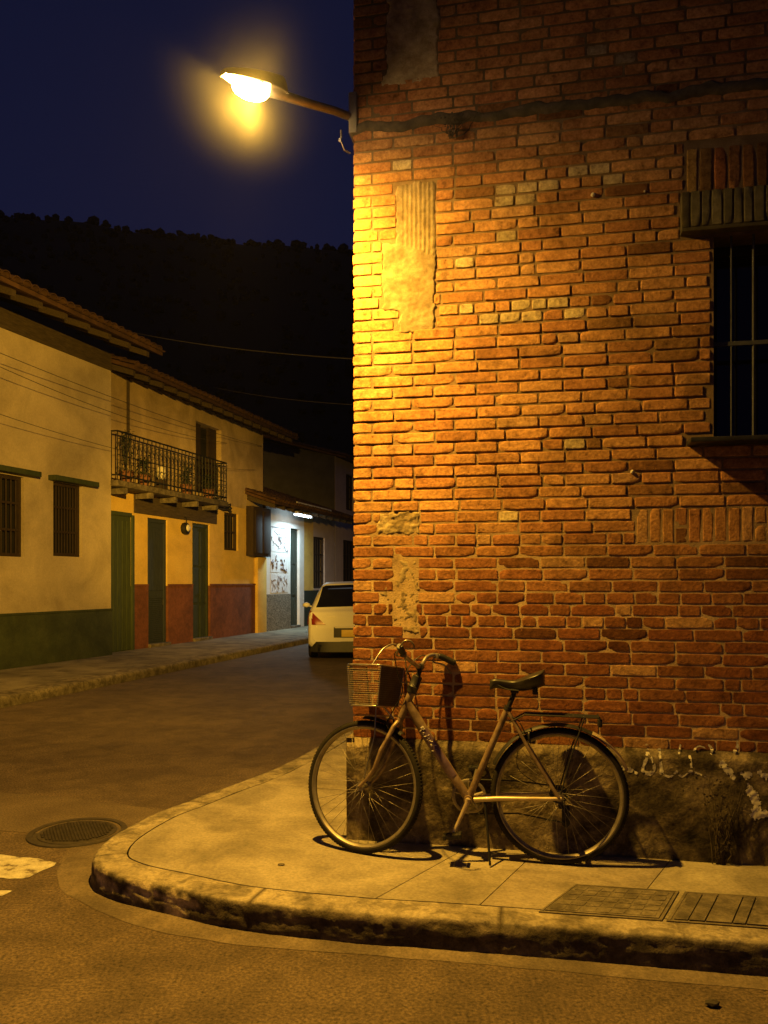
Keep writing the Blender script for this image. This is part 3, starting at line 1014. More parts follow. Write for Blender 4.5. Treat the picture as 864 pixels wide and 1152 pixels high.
pl.grid(lambda u, v: plf(-.003 + (WT + .003) * u, v), 420, 60, tintfn=lambda u, v: tuple(max(.12, c) for c in (lambda g: (g, g * .96, g * .9))(
    (1.25 if u * WT < .12 else .88) + .75 * fbm(u * WT * 2.2, v * 1.4, 6) - (.5 if nz(u * WT * 3.4, v * 1.6, 21) > .22 else 0) * (u * WT > .9) + .3 * nz(u * WT * 15, v * 8))))  # left end tinted paler for the lamp light falling on it
ntop = 420
pl.grid(lambda u, v: (-.003 + (WT + .003) * u, -.012 + .04 * v + .006 * nz(u * 60, v * 2), PZ + .004 * nz(u * 80, v)), 300, 2, (.8, .75, .68))
pl.grid(lambda u, v: (-.004 + .006 * fbm(u * 9, v * 5), -.03 + 3.2 * u, -.03 + (PZ + .03) * v), 60, 20, (1, .95, .85), flip=True)
pl.grid(lambda u, v: (-.004 + .04 * v, -.03 + 3.2 * u, PZ), 30, 1, (.8, .75, .68), flip=False)
pl.build('plinth', 'plinth', BB, smooth='all', soft=True)


def stroke(mb, pts, wds, y0=-.046, th=.006):
    """A flat ribbon of paint in the xz plane."""
    P = [Vector((p[0], 0, p[1])) for p in pts]
    fine, ww = [], []
    for i in range(len(P) - 1):
        p0, p1, p2, p3 = P[max(i - 1, 0)], P[i], P[i + 1], P[min(i + 2, len(P) - 1)]
        for k in range(6):
            t = k / 6
            fine.append(0.5 * ((2 * p1) + (p2 - p0) * t + (2 * p0 - 5 * p1 + 4 * p2 - p3) * t * t + (3 * p1 - p0 - 3 * p2 + p3) * t ** 3))
            ww.append(wds[i] + (wds[i + 1] - wds[i]) * t)
    fine.append(P[-1])
    ww.append(wds[-1])
    a, b = [], []
    for i, p in enumerate(fine):
        t = (fine[min(i + 1, len(fine) - 1)] - fine[max(i - 1, 0)]).normalized()
        nn = Vector((-t.z, 0, t.x))
        wv = ww[i] * (1 + .35 * nz(p.x * 60, p.z * 60))
        a.append(p + nn * wv)
        b.append(p - nn * wv)
    n = len(fine)
    def sy(p):
        if p.z > PZ - .035:
            return -.0085 if p.z > PZ + .01 else -.034
        return plf(p.x, (p.z + .03) / (PZ + .03))[1] - .0012
    vs = [(p.x, sy(p), p.z) for p in a] + [(p.x, sy(p), p.z) for p in b] + [(p.x, sy(p) + .012, p.z) for p in a] + [(p.x, sy(p) + .012, p.z) for p in b]
    fs = []
    for i in range(n - 1):
        fs += [(i, n + i, n + i + 1, i + 1), (i, i + 1, 2 * n + i + 1, 2 * n + i), (n + i, 3 * n + i, 3 * n + i + 1, n + i + 1)]
    fs += [(0, 2 * n, 3 * n, n), (n - 1, 2 * n - 1, 4 * n - 1, 3 * n - 1)]
    mb.add(vs, fs)


fl = MB()


def W2(px, py):
    return wall_hit(px, py)


STROKES = []


def smooth_path2(P, wd):
    out, ww = [], []
    for i in range(len(P) - 1):
        p0, p1, p2, p3 = P[max(i - 1, 0)], P[i], P[i + 1], P[min(i + 2, len(P) - 1)]
        for k in range(5):
            t = k / 5
            q = 0.5 * ((2 * p1) + (p2 - p0) * t + (2 * p0 - 5 * p1 + 4 * p2 - p3) * t * t + (3 * p1 - p0 - 3 * p2 + p3) * t ** 3)
            out.append((q.x, q.y))
            ww.append(wd[i] + (wd[i + 1] - wd[i]) * t)
    out.append((P[-1].x, P[-1].y))
    ww.append(wd[-1])
    return out, ww


for pts, wd in (([(700, 862), (707, 864), (715, 868)], [.006, .010, .006]),
                ([(727, 838), (727, 850), (722, 865), (731, 868), (735, 860), (729, 846)], [.004, .005, .006, .007, .005, .003]),
                ([(741, 842), (742, 855), (743, 868)], [.005, .004, .008]),
                ([(775, 850), (777, 866)], [.004, .003]),
                ([(760, 866), (766, 872), (772, 868)], [.003, .003, .002]),
                ([(812, 858), (817, 864), (823, 873)], [.012, .014, .008]),
                ([(833, 868), (840, 870)], [.008, .012]),
                ([(853, 868), (860, 872)], [.012, .010]),
                ([(843, 888), (850, 905), (848, 915), (862, 912)], [.018, .014, .016, .012]),
                ([(825, 845), (829, 839), (829, 833)], [.006, .005, .002]),
                ([(780, 843), (786, 839), (793, 841)], [.003, .003, .002]),
                ([(797, 838), (800, 842), (799, 848)], [.003, .005, .003]),
                ([(765, 838), (763, 846)], [.003, .004]),
                ([(742, 868), (752, 872), (760, 866)], [.003, .004, .003]),
                ([(772, 868), (777, 866), (792, 872)], [.003, .004, .002]),
                ([(843, 888), (838, 876), (833, 868)], [.004, .003, .006]),
                ([(848, 915), (846, 928)], [.006, .002])):
    P_ = [Vector((*W2(*p), 0)) for p in pts]
    sp2 = smooth_path2(P_, wd)
    STROKES.append(sp2)


def paint_mask(x, z):
    best = -1
    for pts, wd in STROKES:
        for i in range(len(pts) - 1):
            (x0, z0), (x1, z1) = pts[i], pts[i + 1]
            if min(x0, x1) - .05 > x or max(x0, x1) + .05 < x:
                continue
            dx, dz = x1 - x0, z1 - z0
            t = max(0, min(1, ((x - x0) * dx + (z - z0) * dz) / (dx * dx + dz * dz + 1e-9)))
            w_ = (wd[i] + (wd[i + 1] - wd[i]) * t) * 1.35
            w_ *= 1 + .45 * nz(x * 30, z * 30, 3) + .35 * nz(x * 130, z * 130, 5)
            best = max(best, w_ - math.hypot(x - x0 - dx * t, z - z0 - dz * t))
    if nz(x * 60, z * 60, 11) > .24:
        best -= .01
    return best


PX0, PX1, PZ0, PZ1 = 1.38, 2.25, .22, .62


def paint_pt(u, v):
    x, z = PX0 + (PX1 - PX0) * u, PZ0 + (PZ1 - PZ0) * v
    if z > PZ - .006:
        return (x, -.0092 if z > PZ + .008 else -.02, z)
    return (x, plf(x, (z + .03) / (PZ + .03))[1] - .0012, z)


fl.grid(paint_pt, 420, 193, keep=lambda u, v: paint_mask(PX0 + (PX1 - PX0) * u, PZ0 + (PZ1 - PZ0) * v) > 0)
fl.build('paint_marking', 'flake', BB, smooth='all')
# old screw heads and plugs
for px, py, s in ((711, 531, .011), (667, 220, .013), (725, 216, .006)):
    x, z = W2(px, py)
    b = MB()
    b.add([(x + p.x * s, -.008 + p.y * s * .7, z + p.z * s) for p in icv], icf)
    b.build('wall_plug', 'flake', BB)

# dry creeper on the plinth and a dead tuft on the string line
def twigs(name, x, z, y, spread, up, n, label, seed):
    rg = random.Random(seed)
    o = empty(name, CORNER + U * x + V * y + Vector((0, 0, PAVE + z)), WALL_A)
    tag(o, label, 'plant')
    m_ = MB()
    for k in range(n):
        px_, pz_ = rg.gauss(0, .012), 0.0
        pts = [(px_, 0, pz_)]
        dx_ = rg.gauss(0, spread)
        for q in range(7):
            px_ += dx_ * .14 + rg.gauss(0, .012)
            pz_ += up * rg.uniform(.08, .2)
            pts.append((px_, -.004 - rg.random() * .016, pz_))
        m_.tube(pts, [.0035 * (1 - q / 9) for q in range(8)], 4)
    m_.build('stem', 'oldwood', o)
    m_ = MB()
    for k in range(n * 9):
        t = rg.random() ** .7
        c = Vector((rg.gauss(0, spread * t * .6 + .008), -.010 - rg.random() * .02, up * t * 1.05))
        a = rg.random() * 2 * PI
        d_ = Vector((math.cos(a), -.3, math.sin(a))) * rg.uniform(.008, .020)
        e_ = Vector((-math.sin(a), 0, math.cos(a))) * rg.uniform(.003, .007)
        m_.add([c, c + d_ * .5 + e_, c + d_, c + d_ * .5 - e_], [(0, 1, 2, 3)])
    m_.build('leaves', 'oldwood', o)


twigs('dry_creeper', *((lambda h: (h[0], .0))(wall_hit(806, 968))), -.05, .10, .40, 12, 'dead dry creeper climbing the plinth at the right of the bicycle', 3)
twigs('dead_weed', *wall_hit(511, 158), -.022, .06, .11, 9, 'small dead weed hanging on the sooty line of the brick wall', 6)

# barred window
wf = MB()
for a, b, c, d in ((WINX0 + .002, WINX0 + .05, WINZ0 + .002, WINZ1 - .002), (WINX1 - .05, WINX1 - .002, WINZ0 + .002, WINZ1 - .002), (WINX0 + .05, WINX1 - .05, WINZ0 + .002, WINZ0 + .05), (WINX0 + .05, WINX1 - .05, WINZ1 - .05, WINZ1 - .002),
                   (WINX0 + .53, WINX0 + .57, WINZ0 + .05, WINZ1 - .05)):
    wf.box(a, b, .19, .24, c, d, bev=.004)
win = wf.build('window', 'black_metal', BB, smooth=30)
wg = MB()
wg.box(WINX0 + .048, WINX1 - .048, .212, .218, WINZ0 + .048, WINZ1 - .048)
wg.build('pane', 'glass_dark', win)
gr = MB()
for x in np.arange(WINX0 + .10, WINX1, .1035):
    gr.tube([(x, .03, WINZ0 + .002), (x, .03, WINZ1 - .002)], .0065, 8)
gr.box(WINX0 + .002, WINX1 - .002, .022, .034, 2.555, 2.575)
gr.build('window_grille', 'grille', BB, smooth=30)
sl = MB()
sl.box(1.735, 3.08, -.115, .30, 2.06, 2.084, bev=.006)
sl.build('window_sill', 'black_metal', BB, smooth=30)
lt = MB()
rg = random.Random(9)
lt.box(1.703, 3.18, -.060, .0, 3.107, 3.125, (.35, .33, .3), bev=.003)
lt.box(1.703, 1.74, -.058, .0, 3.127, 3.302, (.4, .37, .33), bev=.004)
x = 1.744
while x < 3.15:
    wd = rg.uniform(.044, .062)
    g = rg.uniform(.65, 1.15)
    brick(lt, rg, x, x + wd - .006, 3.128, 3.303, -.0585 + rg.uniform(-.0008, .0008), -.045, (g, g, g * .95), jit=.0006)
    x += wd
lt.box(1.742, 3.16, -.055, .01, 3.127, 3.298, (.5, .46, .38))
lt.build('window_lintel', 'lintel', BB, smooth=40)

# ------------------------------------------------------------------ street lamp on the corner
LP = Vector((-0.6125, 3.75, 3.82))
SL = empty('street_lamp', (CORNER.x, CORNER.y, PAVE + 3.9))
tag(SL, 'lit sodium street lamp on a short arm from the brick corner', 'street lamp')
O = Vector(SL.location)
tip = Vector((-0.725, 3.63, 3.775))
root = Vector((-0.490, 3.905, 3.865))
ax = (tip - root)
ax.z *= .8
axn = ax.normalized()
side = axn.cross(Vector((0, 0, 1))).normalized()
upv = side.cross(axn).normalized()
cent = (tip + root) / 2
Lh = (tip - root).length
XF = Matrix((( axn.x, side.x, upv.x, cent.x - O.x), (axn.y, side.y, upv.y, cent.y - O.y), (axn.z, side.z, upv.z, cent.z - O.z), (0, 0, 0, 1)))
hd = MB()


def hood(scale, drop):
    st = []
    for i in range(25):
        u = i / 24
        x = -Lh / 2 + Lh * u
        wv = .064 * (math.sin(PI * min(1, u * .80 + .17)) ** .7 if u < .999 else 0.25) * scale
        hv = (.075 * (1 - u) ** .6 + .022) * scale
        st.append((x, max(wv, .02), hv))
    vs, fs = [], []
    n = 13
    for x, wv, hv in st:
        for j in range(n):
            a = PI * j / (n - 1)
            vs.append(Vector((x, wv * math.cos(a), drop + hv * math.sin(a) ** .85 if 0 < j < n - 1 else drop)))
    for i in range(len(st) - 1):
        for j in range(n - 1):
            fs.append((i * n + j, i * n + j + 1, (i + 1) * n + j + 1, (i + 1) * n + j))
    fs.append(tuple(range(n)))
    fs.append(tuple((len(st) - 1) * n + j for j in range(n))[::-1])
    return vs, fs


vs, fs = hood(.96, .026)
hd.add([XF @ p for p in vs], fs)
# rear neck closes the gear compartment from below
hd.tube([XF @ Vector((-Lh / 2 - .01, 0, .034)), XF @ Vector((-Lh / 2 + .11, 0, .036))], [.028, .036], 12)
hd.build('housing', 'lamp_housing', SL, smooth=50)
ln = MB()
vs = []
nu_, nv_ = 24, 12
for j in range(nv_ + 1):
    a = -.45 + (PI / 2 + .45) * j / nv_
    for i in range(nu_):
        b = 2 * PI * i / nu_
        vs.append(XF @ Vector((.025 + .105 * math.cos(b) * math.cos(a), .055 * math.sin(b) * math.cos(a), .004 - .044 * math.sin(a))))
ln.add(vs, [(j * nu_ + i, (j + 1) * nu_ + i, (j + 1) * nu_ + (i + 1) % nu_, j * nu_ + (i + 1) % nu_) for j in range(nv_) for i in range(nu_)])
# glowing glass bowl: it shines and lets the light of its own lamp through
lm = M['lens'].node_tree
lb = lm.nodes['Principled BSDF']
le = lm.nodes.new('ShaderNodeEmission')
le.inputs['Color'].default_value = (1.0, 0.68, 0.27, 1)
le.inputs['Strength'].default_value = 130
lt_ = lm.nodes.new('ShaderNodeBsdfTransparent')
la = lm.nodes.new('ShaderNodeAddShader')
lm.links.new(le.outputs[0], la.inputs[0])
lm.links.new(lt_.outputs[0], la.inputs[1])
lm.links.new(la.outputs[0], [n_ for n_ in lm.nodes if n_.type == 'OUTPUT_MATERIAL'][0].inputs['Surface'])
lens = ln.build('lens', 'lens', SL, smooth='all')
arm = MB()
base = CORNER + Vector((.045, .03, PAVE + 3.905)) + U * -.01
arm.tube([base - O, Vector((-.26, 4.235, 4.005)) - O, Vector((-.36, 4.09, 3.95)) - O, root + Vector((0, 0, .02)) - O, XF @ Vector((-Lh / 2 + .06, 0, .034))], [.021, .021, .021, .023, .023], 12)
arm.build('arm', 'lamp_housing', SL, smooth=50)
bk = MB()
bk.box(.004, .05, -.02, .14, -.10, .12, bev=.006, xf=Matrix.Rotation(WALL_A, 4, 'Z'))
bk.build('bracket', 'lamp_housing', SL, smooth=30)

lamp = bpy.data.lights.new('sodium_light', 'POINT')
lamp.energy = 1180
lamp.color = (1.0, 0.525, 0.052)
lamp.shadow_soft_size = 0.028
# emission shaped by hand: cut towards the wall, made-up extra beam on the ochre house
lamp.use_nodes = True
ln_t = lamp.node_tree
LN, LL = ln_t.nodes, ln_t.links
em = [n for n in LN if n.type == 'EMISSION'][0]
geo = LN.new('ShaderNodeNewGeometry')
sepi = LN.new('ShaderNodeSeparateXYZ')
LL.new(geo.outputs['Incoming'], sepi.inputs[0])
dot = LN.new('ShaderNodeVectorMath')
dot.operation = 'DOT_PRODUCT'
dot.inputs[1].default_value = Vector((-0.36, 0.93, -0.05)).normalized()
LL.new(geo.outputs['Incoming'], dot.inputs[0])


def mrange(src, a, b, c, d_, smooth=True):
    m = LN.new('ShaderNodeMapRange')
    m.interpolation_type = 'SMOOTHSTEP' if smooth else 'LINEAR'
    for k_, v_ in zip((1, 2, 3, 4), (a, b, c, d_)):
        m.inputs[k_].default_value = v_
    LL.new(src, m.inputs[0])
    return m.outputs[0]


def mth(op, a, b):
    m = LN.new('ShaderNodeMath')
    m.operation = op
    for k_, v_ in enumerate((a, b)):
        if isinstance(v_, (int, float)):
            m.inputs[k_].default_value = v_
        else:
            LL.new(v_, m.inputs[k_])
    return m.outputs[0]


along = mrange(dot.outputs['Value'], .68, .97, 0, 1)
dot2 = LN.new('ShaderNodeVectorMath')
dot2.operation = 'DOT_PRODUCT'
dot2.inputs[1].default_value = Vector((-0.205, 0.973, -0.11)).normalized()
LL.new(geo.outputs['Incoming'], dot2.inputs[0])
beam = mrange(dot2.outputs['Value'], .968, .998, 0, 1)
dot3 = LN.new('ShaderNodeVectorMath')
dot3.operation = 'DOT_PRODUCT'
dot3.inputs[1].default_value = (-0.45, -0.89, 0.0)
LL.new(geo.outputs['Incoming'], dot3.inputs[0])
open_side = mth('MAXIMUM', mrange(mth('MULTIPLY', sepi.outputs['X'], -1.0), .02, .40, 0, .62), mrange(dot3.outputs['Value'], .02, .30, 0, 1.1))
wall_cut = mrange(sepi.outputs['X'], .30, .85, 1, .45)
zc = mth('SUBTRACT', mth('SUBTRACT', sepi.outputs['Z'], mth('MULTIPLY', along, .42)), open_side)
cut = mrange(zc, .11, -.85, 0, 1)
LL.new(mth('MULTIPLY', mth('POWER', cut, 1.25), mth('MULTIPLY', wall_cut, mth('ADD', mth('MULTIPLY', beam, 6.5), mth('ADD', 1.0, mth('MULTIPLY', along, 2.1))))), em.inputs['Strength'])
lo = bpy.data.objects.new('sodium_light', lamp)
COL.objects.link(lo)
lo.parent = SL
lo.location = (XF @ Vector((.02, 0, -.014)))
LAMP_LOCAL = lo

# insulator and drop wire at the corner under the lamp
ins = empty('cable_bracket', (CORNER.x - .01, CORNER.y, PAVE + 3.73))
tag(ins, 'small wire bracket on the brick corner just under the lamp arm', 'bracket')
b = MB()
b.tube([(.02, 0, -.03), (-.012, -.012, -.02), (-.03, -.015, .03), (-.03, -.012, .09)], .005, 6)
b.build('hook', 'alloy', ins, smooth=50)
b = MB()
b.add([(p.x * .011 - .036, p.y * .011 - .012, p.z * .013 + .035) for p in icv], icf)
b.build('insulator', 'white_metal', ins, smooth='all')

# ------------------------------------------------------------------ bicycle
BK = empty('bicycle', (0.857, 3.9165, PAVE))
BK.rotation_mode = 'XYZ'
BK.rotation_euler = (R(2.0), 0, R(169.685))
tag(BK, 'worn bronze step-through bicycle with a front basket leaning on the brick wall', 'bicycle')
RW = .333
HUBR, HUBF = Vector((0, 0, RW)), Vector((.985, 0, RW))
# steering: rotate front end about the head axis towards the wall
HA, HB = Vector((.782, 0, .70)), Vector((.722, 0, .85))
STEER = Matrix.Translation(HA) @ Matrix.Rotation(R(-19), 4, (HB - HA).normalized()) @ Matrix.Translation(-HA)


def wheel(name, hub, xf, spin):
    wv = empty(name, parent=BK)
    t = MB()
    rt, rr = .0185, RW - .0185
    pr_t = [(rr + rt * math.cos(a), rt * math.sin(a)) for a in [2 * PI * k / 14 for k in range(14)]]
    t.lathe(pr_t, 90, 'y', hub, xf, closed=True)
    # tread blocks
    for k in range(120):
        a = 2 * PI * k / 120
        for s in (-1, 1):
            c = Vector((hub.x + (RW - .0022) * math.cos(a), s * .0055, hub.z + (RW - .0022) * math.sin(a)))
            m = Matrix.Translation(c) @ Matrix.Rotation(-a, 4, 'Y')
            t.box(-.002, .002, -.0045, .0045, -.0055, .0055, xf=(xf @ m if xf else m))
    t.build('tyre', 'rubber', wv, smooth='all')
    r = MB()
    r.lathe([(rr - .016, -.012), (rr - .014, -.0155), (rr - .004, -.0165), (rr + .001, -.014), (rr - .006, -.006), (rr - .006, .006), (rr + .001, .014), (rr - .004, .0165), (rr - .014, .0155), (rr - .016, .012), (rr - .026, .006), (rr - .026, -.006)], 90, 'y', hub, xf, closed=True)
    r.build('rim', 'alloy', wv, smooth=50)
    h = MB()
    h.lathe([(.004, -.055), (.008, -.055), (.009, -.036), (.024, -.035), (.024, -.031), (.014, -.027), (.013, 0), (.014, .027), (.024, .031), (.024, .035), (.009, .036), (.008, .055), (.004, .055)], 24, 'y', hub, xf)
    h.tube([hub + Vector((0, -.07, 0)), hub + Vector((0, .07, 0))], .0055, 8, xf=xf)
    h.build('hub', 'alloy', wv, smooth=40)
    sp_ = MB()
    for k in range(36):
        a = 2 * PI * (k + .5) / 36 + spin
        s = 1 if k % 2 else -1
        a2 = a + (0.95 if (k // 2) % 2 else -.95)
        p = hub + Vector((.022 * math.cos(a2), s * .033, .022 * math.sin(a2)))
        q = hub + Vector(((rr - .022) * math.cos(a), s * .003, (rr - .022) * math.sin(a)))
        sp_.tube([p, q], .0010, 5, xf=xf)
    sp_.build('spokes', 'alloy', wv, smooth='all')
    return wv


wheel('wheel', HUBR, None, .1)
wheel('wheel', HUBF, STEER, .3)

BBP = Vector((.443, 0, .297))
ST = Vector((.25, 0, .746))
fr = MB()
dt = [HA * .35 + HB * .65 + Vector((0.006, 0, -.03)), Vector((.735, 0, .742)), Vector((.712, 0, .698)), Vector((.672, 0, .632)), Vector((.60, 0, .524)), Vector((.52, 0, .405)), BBP + Vector((.008, 0, .012))]
fr.tube(dt, [.021, .0245, .026, .0255, .025, .0245, .022], 14)
fr.tube([BBP, ST + Vector((.002, 0, 0))], [.0175, .0165], 12)
fr.tube([HA + (HA - HB) * .06, HB + (HB - HA) * .04], .0195, 12)
fr.tube([BBP + Vector((0, -.036, 0)), BBP + Vector((0, .036, 0))], .021, 14)
fr.build('frame', 'bike_paint', BK, smooth=50)
cs = MB()
for s in (-1, 1):
    cs.tube([BBP + Vector((-.03, s * .022, 0)), Vector((.30, s * .038, .312)), Vector((.03, s * .062, RW - .004)), HUBR + Vector((-.012, s * .062, 0))], [.0135, .0125, .009, .007], 10)
cs.build('chainstay', 'bike_light', BK, smooth=50)
ss = MB()
for s in (-1, 1):
    ss.tube([ST + Vector((-.005, s * .017, -.012)), Vector((.14, s * .040, .55)), HUBR + Vector((.004, s * .064, .004))], [.008, .0085, .008], 10)
ss.build('seatstay', 'bike_paint', BK, smooth=50)
vt = MB()
for (p0, p1) in ((dt[3], dt[5]),):
    d = (p1 - p0)
    nrm_ = Vector((-d.z, 0, d.x)).normalized() * -1
    vt.grid(lambda u, v: p0 + d * u + Vector((0, math.sin(R(30 + 120 * v) - PI / 2 + PI / 2) * .0262, 0)) + nrm_ * (-.0262 * math.cos(R(30 + 120 * v))), 20, 8)
vt.build('tube_band', 'bike_violet', BK, smooth='all')
dc = MB()
rg = random.Random(77)
d = dt[5] - dt[3]
dn = d.normalized()
pn = Vector((-dn.z, 0, dn.x))
for k in range(9):   # worn, unreadable lettering
    c = dt[3] + d * (-.06 + .058 * k) + Vector((0, .0266, 0))
    for q in range(rg.randint(2, 3)):
        a0 = c + dn * rg.uniform(-.006, .006) + pn * rg.uniform(-.010, .010)
        a1 = a0 + dn * rg.uniform(-.008, .008) + pn * rg.uniform(-.012, .012)
        dc.tube([a0, a1], .0016, 5)
dc.build('decal', 'decal', BK)

# fork with raked blades
fk = MB()
crown = HA + (HA - HB) * .30
for s in (-1, 1):
    fk.tube([crown + Vector((0, s * .012, .012)), crown + Vector((.004, s * .045, -.012)), Vector((.868, s * .050, .52)), Vector((.90, s * .050, .43)), Vector((.938, s * .050, .375)), HUBF + Vector((0, s * .050, 0))],
            [.012, .0125, .0125, .011, .009, .008], 10, xf=STEER)
fk.tube([HA, crown], .017, 12, xf=STEER)
fk.build('fork', 'bike_paint', BK, smooth=50)
# stem, cover and handlebar
stm = MB()
P0 = Vector((.690, 0, .948))
stm.tube([HB, HB + (HB - HA) * .25, Vector((.694, 0, .925)), P0], [.0125, .0125, .0125, .014], 12)
stm.tube([P0 + Vector((0, -.03, 0)), P0 + Vector((0, .03, 0))], .0185, 12)
stm.build('stem', 'black_metal', BK, smooth=50)
cv = MB()
cv.tube([HB + (HA - HB) * .22, HB + (HA - HB) * .20, HB + (HA - HB) * .02, HB, HB + (HB - HA) * .02, HB + (HB - HA) * .34, HB + (HB - HA) * .37], [.020, .0265, .0265, .030, .0265, .0245, .016], 14)
cv.build('headset_cover', 'black_plastic', BK, smooth=50)
hb = MB()
right = [P0, Vector((.684, -.045, .962)), Vector((.668, -.085, .992)), Vector((.640, -.115, 1.004)), Vector((.600, -.138, .996)), Vector((.527, -.158, .960))]
left = [P0, Vector((.696, .045, .955)), Vector((.712, .095, .975)), Vector((.738, .16, 1.008)), Vector((.752, .21, 1.040)), Vector((.757, .25, 1.066))]


def smooth_path(pts, n=6):
    out = []
    for i in range(len(pts) - 1):
        p0, p1, p2, p3 = pts[max(i - 1, 0)], pts[i], pts[i + 1], pts[min(i + 2, len(pts) - 1)]
        for k in range(n):
            t = k / n
            out.append(0.5 * ((2 * p1) + (p2 - p0) * t + (2 * p0 - 5 * p1 + 4 * p2 - p3) * t * t + (3 * p1 - p0 - 3 * p2 + p3) * t ** 3))
    out.append(pts[-1])
    return out


hb.tube(smooth_path(right), .0112, 10)
hb.tube(smooth_path(left), .0112, 10)
bar = hb.build('handlebar', 'chrome', BK, smooth=50)
for pth in (right, left):
    g = MB()
    sp_ = smooth_path(pth)
    q = sp_[-8:] if pth is right else sp_[-9:]
    g.tube(q, [.0155] + [.0165 + .0008 * (i % 2) for i in range(len(q) - 2)] + [.0145], 10)
    g.build('grip', 'black_plastic', bar, smooth=50)
for pth, sg in ((right, -1), (left, 1)):
    lv = MB()
    e = smooth_path(pth)
    a = e[-10]
    b_ = e[-1]
    if sg > 0:
        lv.tube(smooth_path([a + Vector((.012, .01, -.01)), a + Vector((.03, .03, .0)), Vector((.735, .275, 1.085)), Vector((.705, .27, 1.092)), Vector((.688, .26, 1.075)), Vector((.684, .255, 1.056))]), .0045, 6)
        lv.box(-.014, .014, -.012, .012, -.016, .012, bev=.004, xf=Matrix.Translation(a))
    else:
        lv.tube(smooth_path([a + Vector((.01, -.005, -.012)), a + Vector((.015, 0, -.035)), a + Vector((-.04, -.01, -.052)), b_ + Vector((.02, .0, -.055))]), .0045, 6)
        lv.box(-.014, .014, -.012, .012, -.018, .010, bev=.004, xf=Matrix.Translation(a))
    lv.build('brake_lever', 'alloy', bar, smooth=50)
cb = MB()
cb.tube(smooth_path([left[-2] + Vector((.01, 0, 0)), Vector((.80, .13, 1.02)), Vector((.80, .05, .93)), Vector((.775, .03, .83)), Vector((.82, .0, .74)), Vector((.845, .02, .69))]), .0028, 6)
cb.tube(smooth_path([right[-2] + Vector((.02, 0, -.01)), Vector((.70, -.10, 1.0)), Vector((.765, -.05, .92)), Vector((.745, -.03, .80)), Vector((.66, -.035, .60)), Vector((.48, -.03, .34))]), .0028, 6)
cb.tube(smooth_path([ST + Vector((.0, .02, -.03)), Vector((.20, .03, .70)), Vector((.165, .03, .64)), Vector((.15, .015, .62))]), .0028, 6)
cb.build('brake_cable', 'black_plastic', BK, smooth='all')

# basket
bs = empty('basket', parent=BK)
BX0, BX1, BW, BZ0, BZ1 = .845, 1.045, .135, .742, .948
tp = .018
cor_t = [Vector((BX0, -BW, BZ1)), Vector((BX0, BW, BZ1)), Vector((BX1, BW, BZ1)), Vector((BX1, -BW, BZ1))]
cor_b = [Vector((BX0 + tp, -BW + tp, BZ0)), Vector((BX0 + tp, BW - tp, BZ0)), Vector((BX1 - tp, BW - tp, BZ0)), Vector((BX1 - tp, -BW + tp, BZ0))]
BXF = STEER @ Matrix.Translation((0, 0, 0))
bw_ = MB()


def rounded(c, r=.025):
    out = []
    for i in range(4):
        a, b, d_ = c[i - 1], c[i], c[(i + 1) % 4]
        u1, u2 = (a - b).normalized(), (d_ - b).normalized()
        for k in range(5):
            t = k / 4
            out.append((b + u1 * r) * (1 - t) ** 2 + b * 2 * t * (1 - t) + (b + u2 * r) * t * t)
    return out


bw_.tube(rounded(cor_t), .0042, 8, closed=True, xf=BXF)
bw_.tube(rounded(cor_b), .0042, 8, closed=True, xf=BXF)
for i in range(4):
    bw_.tube([cor_t[i] * .97 + (sum(cor_t, Vector()) / 4) * .03, cor_b[i] * .97 + (sum(cor_b, Vector()) / 4) * .03], .0038, 6, xf=BXF)
bw_.tube(smooth_path([Vector((BX0 + .05, BW, BZ1)), Vector((BX0 + .02, BW * .6, BZ1 + .085)), Vector((BX0 - .01, BW * .1, BZ1 + .115)), Vector((BX0 - .02, -BW * .5, BZ1 + .085)), Vector((BX0 - .01, -BW, BZ1))]), .0042, 8, xf=BXF)
bw_.tube([Vector((BX0 + .03, .03, BZ0)), Vector((BX0 - .03, .03, BZ0 - .06)), crown + Vector((.02, .02, .03))], .004, 6, xf=BXF)
bw_.tube([Vector((BX0 + .06, .055, BZ0)), Vector((BX0 + .06, .055, .60)), HUBF + Vector((-.03, .055, .05))], .0035, 6, xf=BXF)
bw_.build('basket_frame', 'chrome', bs, smooth=50)
bp_ = MB()
for i in (0,):
    t0, t1, b0, b1 = cor_t[i], cor_t[(i + 1) % 4], cor_b[i], cor_b[(i + 1) % 4]
    ctr = (t0 + t1 + b0 + b1) / 4
    inn_ = (Vector(((BX0 + BX1) / 2, 0, ctr.z)) - ctr).normalized()
    for off, flip in ((.003, False), (.006, True)):
        q = [BXF @ (p + inn_ * off) for p in (t0 * .985 + b0 * .015, t1 * .985 + b1 * .015, b1 * .99 + t1 * .01, b0 * .99 + t0 * .01)]
        bp_.add(q, [(0, 1, 2, 3)[::-1] if flip else (0, 1, 2, 3)])
q = [BXF @ (p + Vector((0, 0, .003))) for p in cor_b]
bp_.add(q, [(0, 1, 2, 3)])
bp_.build('basket_panel', 'black_plastic', bs)
# fine wires over the panels
ww_ = MB()
for i in range(4):
    t0, t1, b0, b1 = cor_t[i], cor_t[(i + 1) % 4], cor_b[i], cor_b[(i + 1) % 4]
    L = (t1 - t0).length
    for k in range(1, int(L / .011)):
        u = k * .011 / L
        ww_.tube([BXF @ (t0 + (t1 - t0) * u), BXF @ (b0 + (b1 - b0) * u)], .0008, 4)
    for k in range(1, 19):
        v = k / 19
        ww_.tube([BXF @ (t0 + (b0 - t0) * v), BXF @ (t1 + (b1 - t1) * v)], 0.0006, 4)
ww_.build('basket_wire_mesh', 'alloy', bs)

# mudguards
fg = MB()


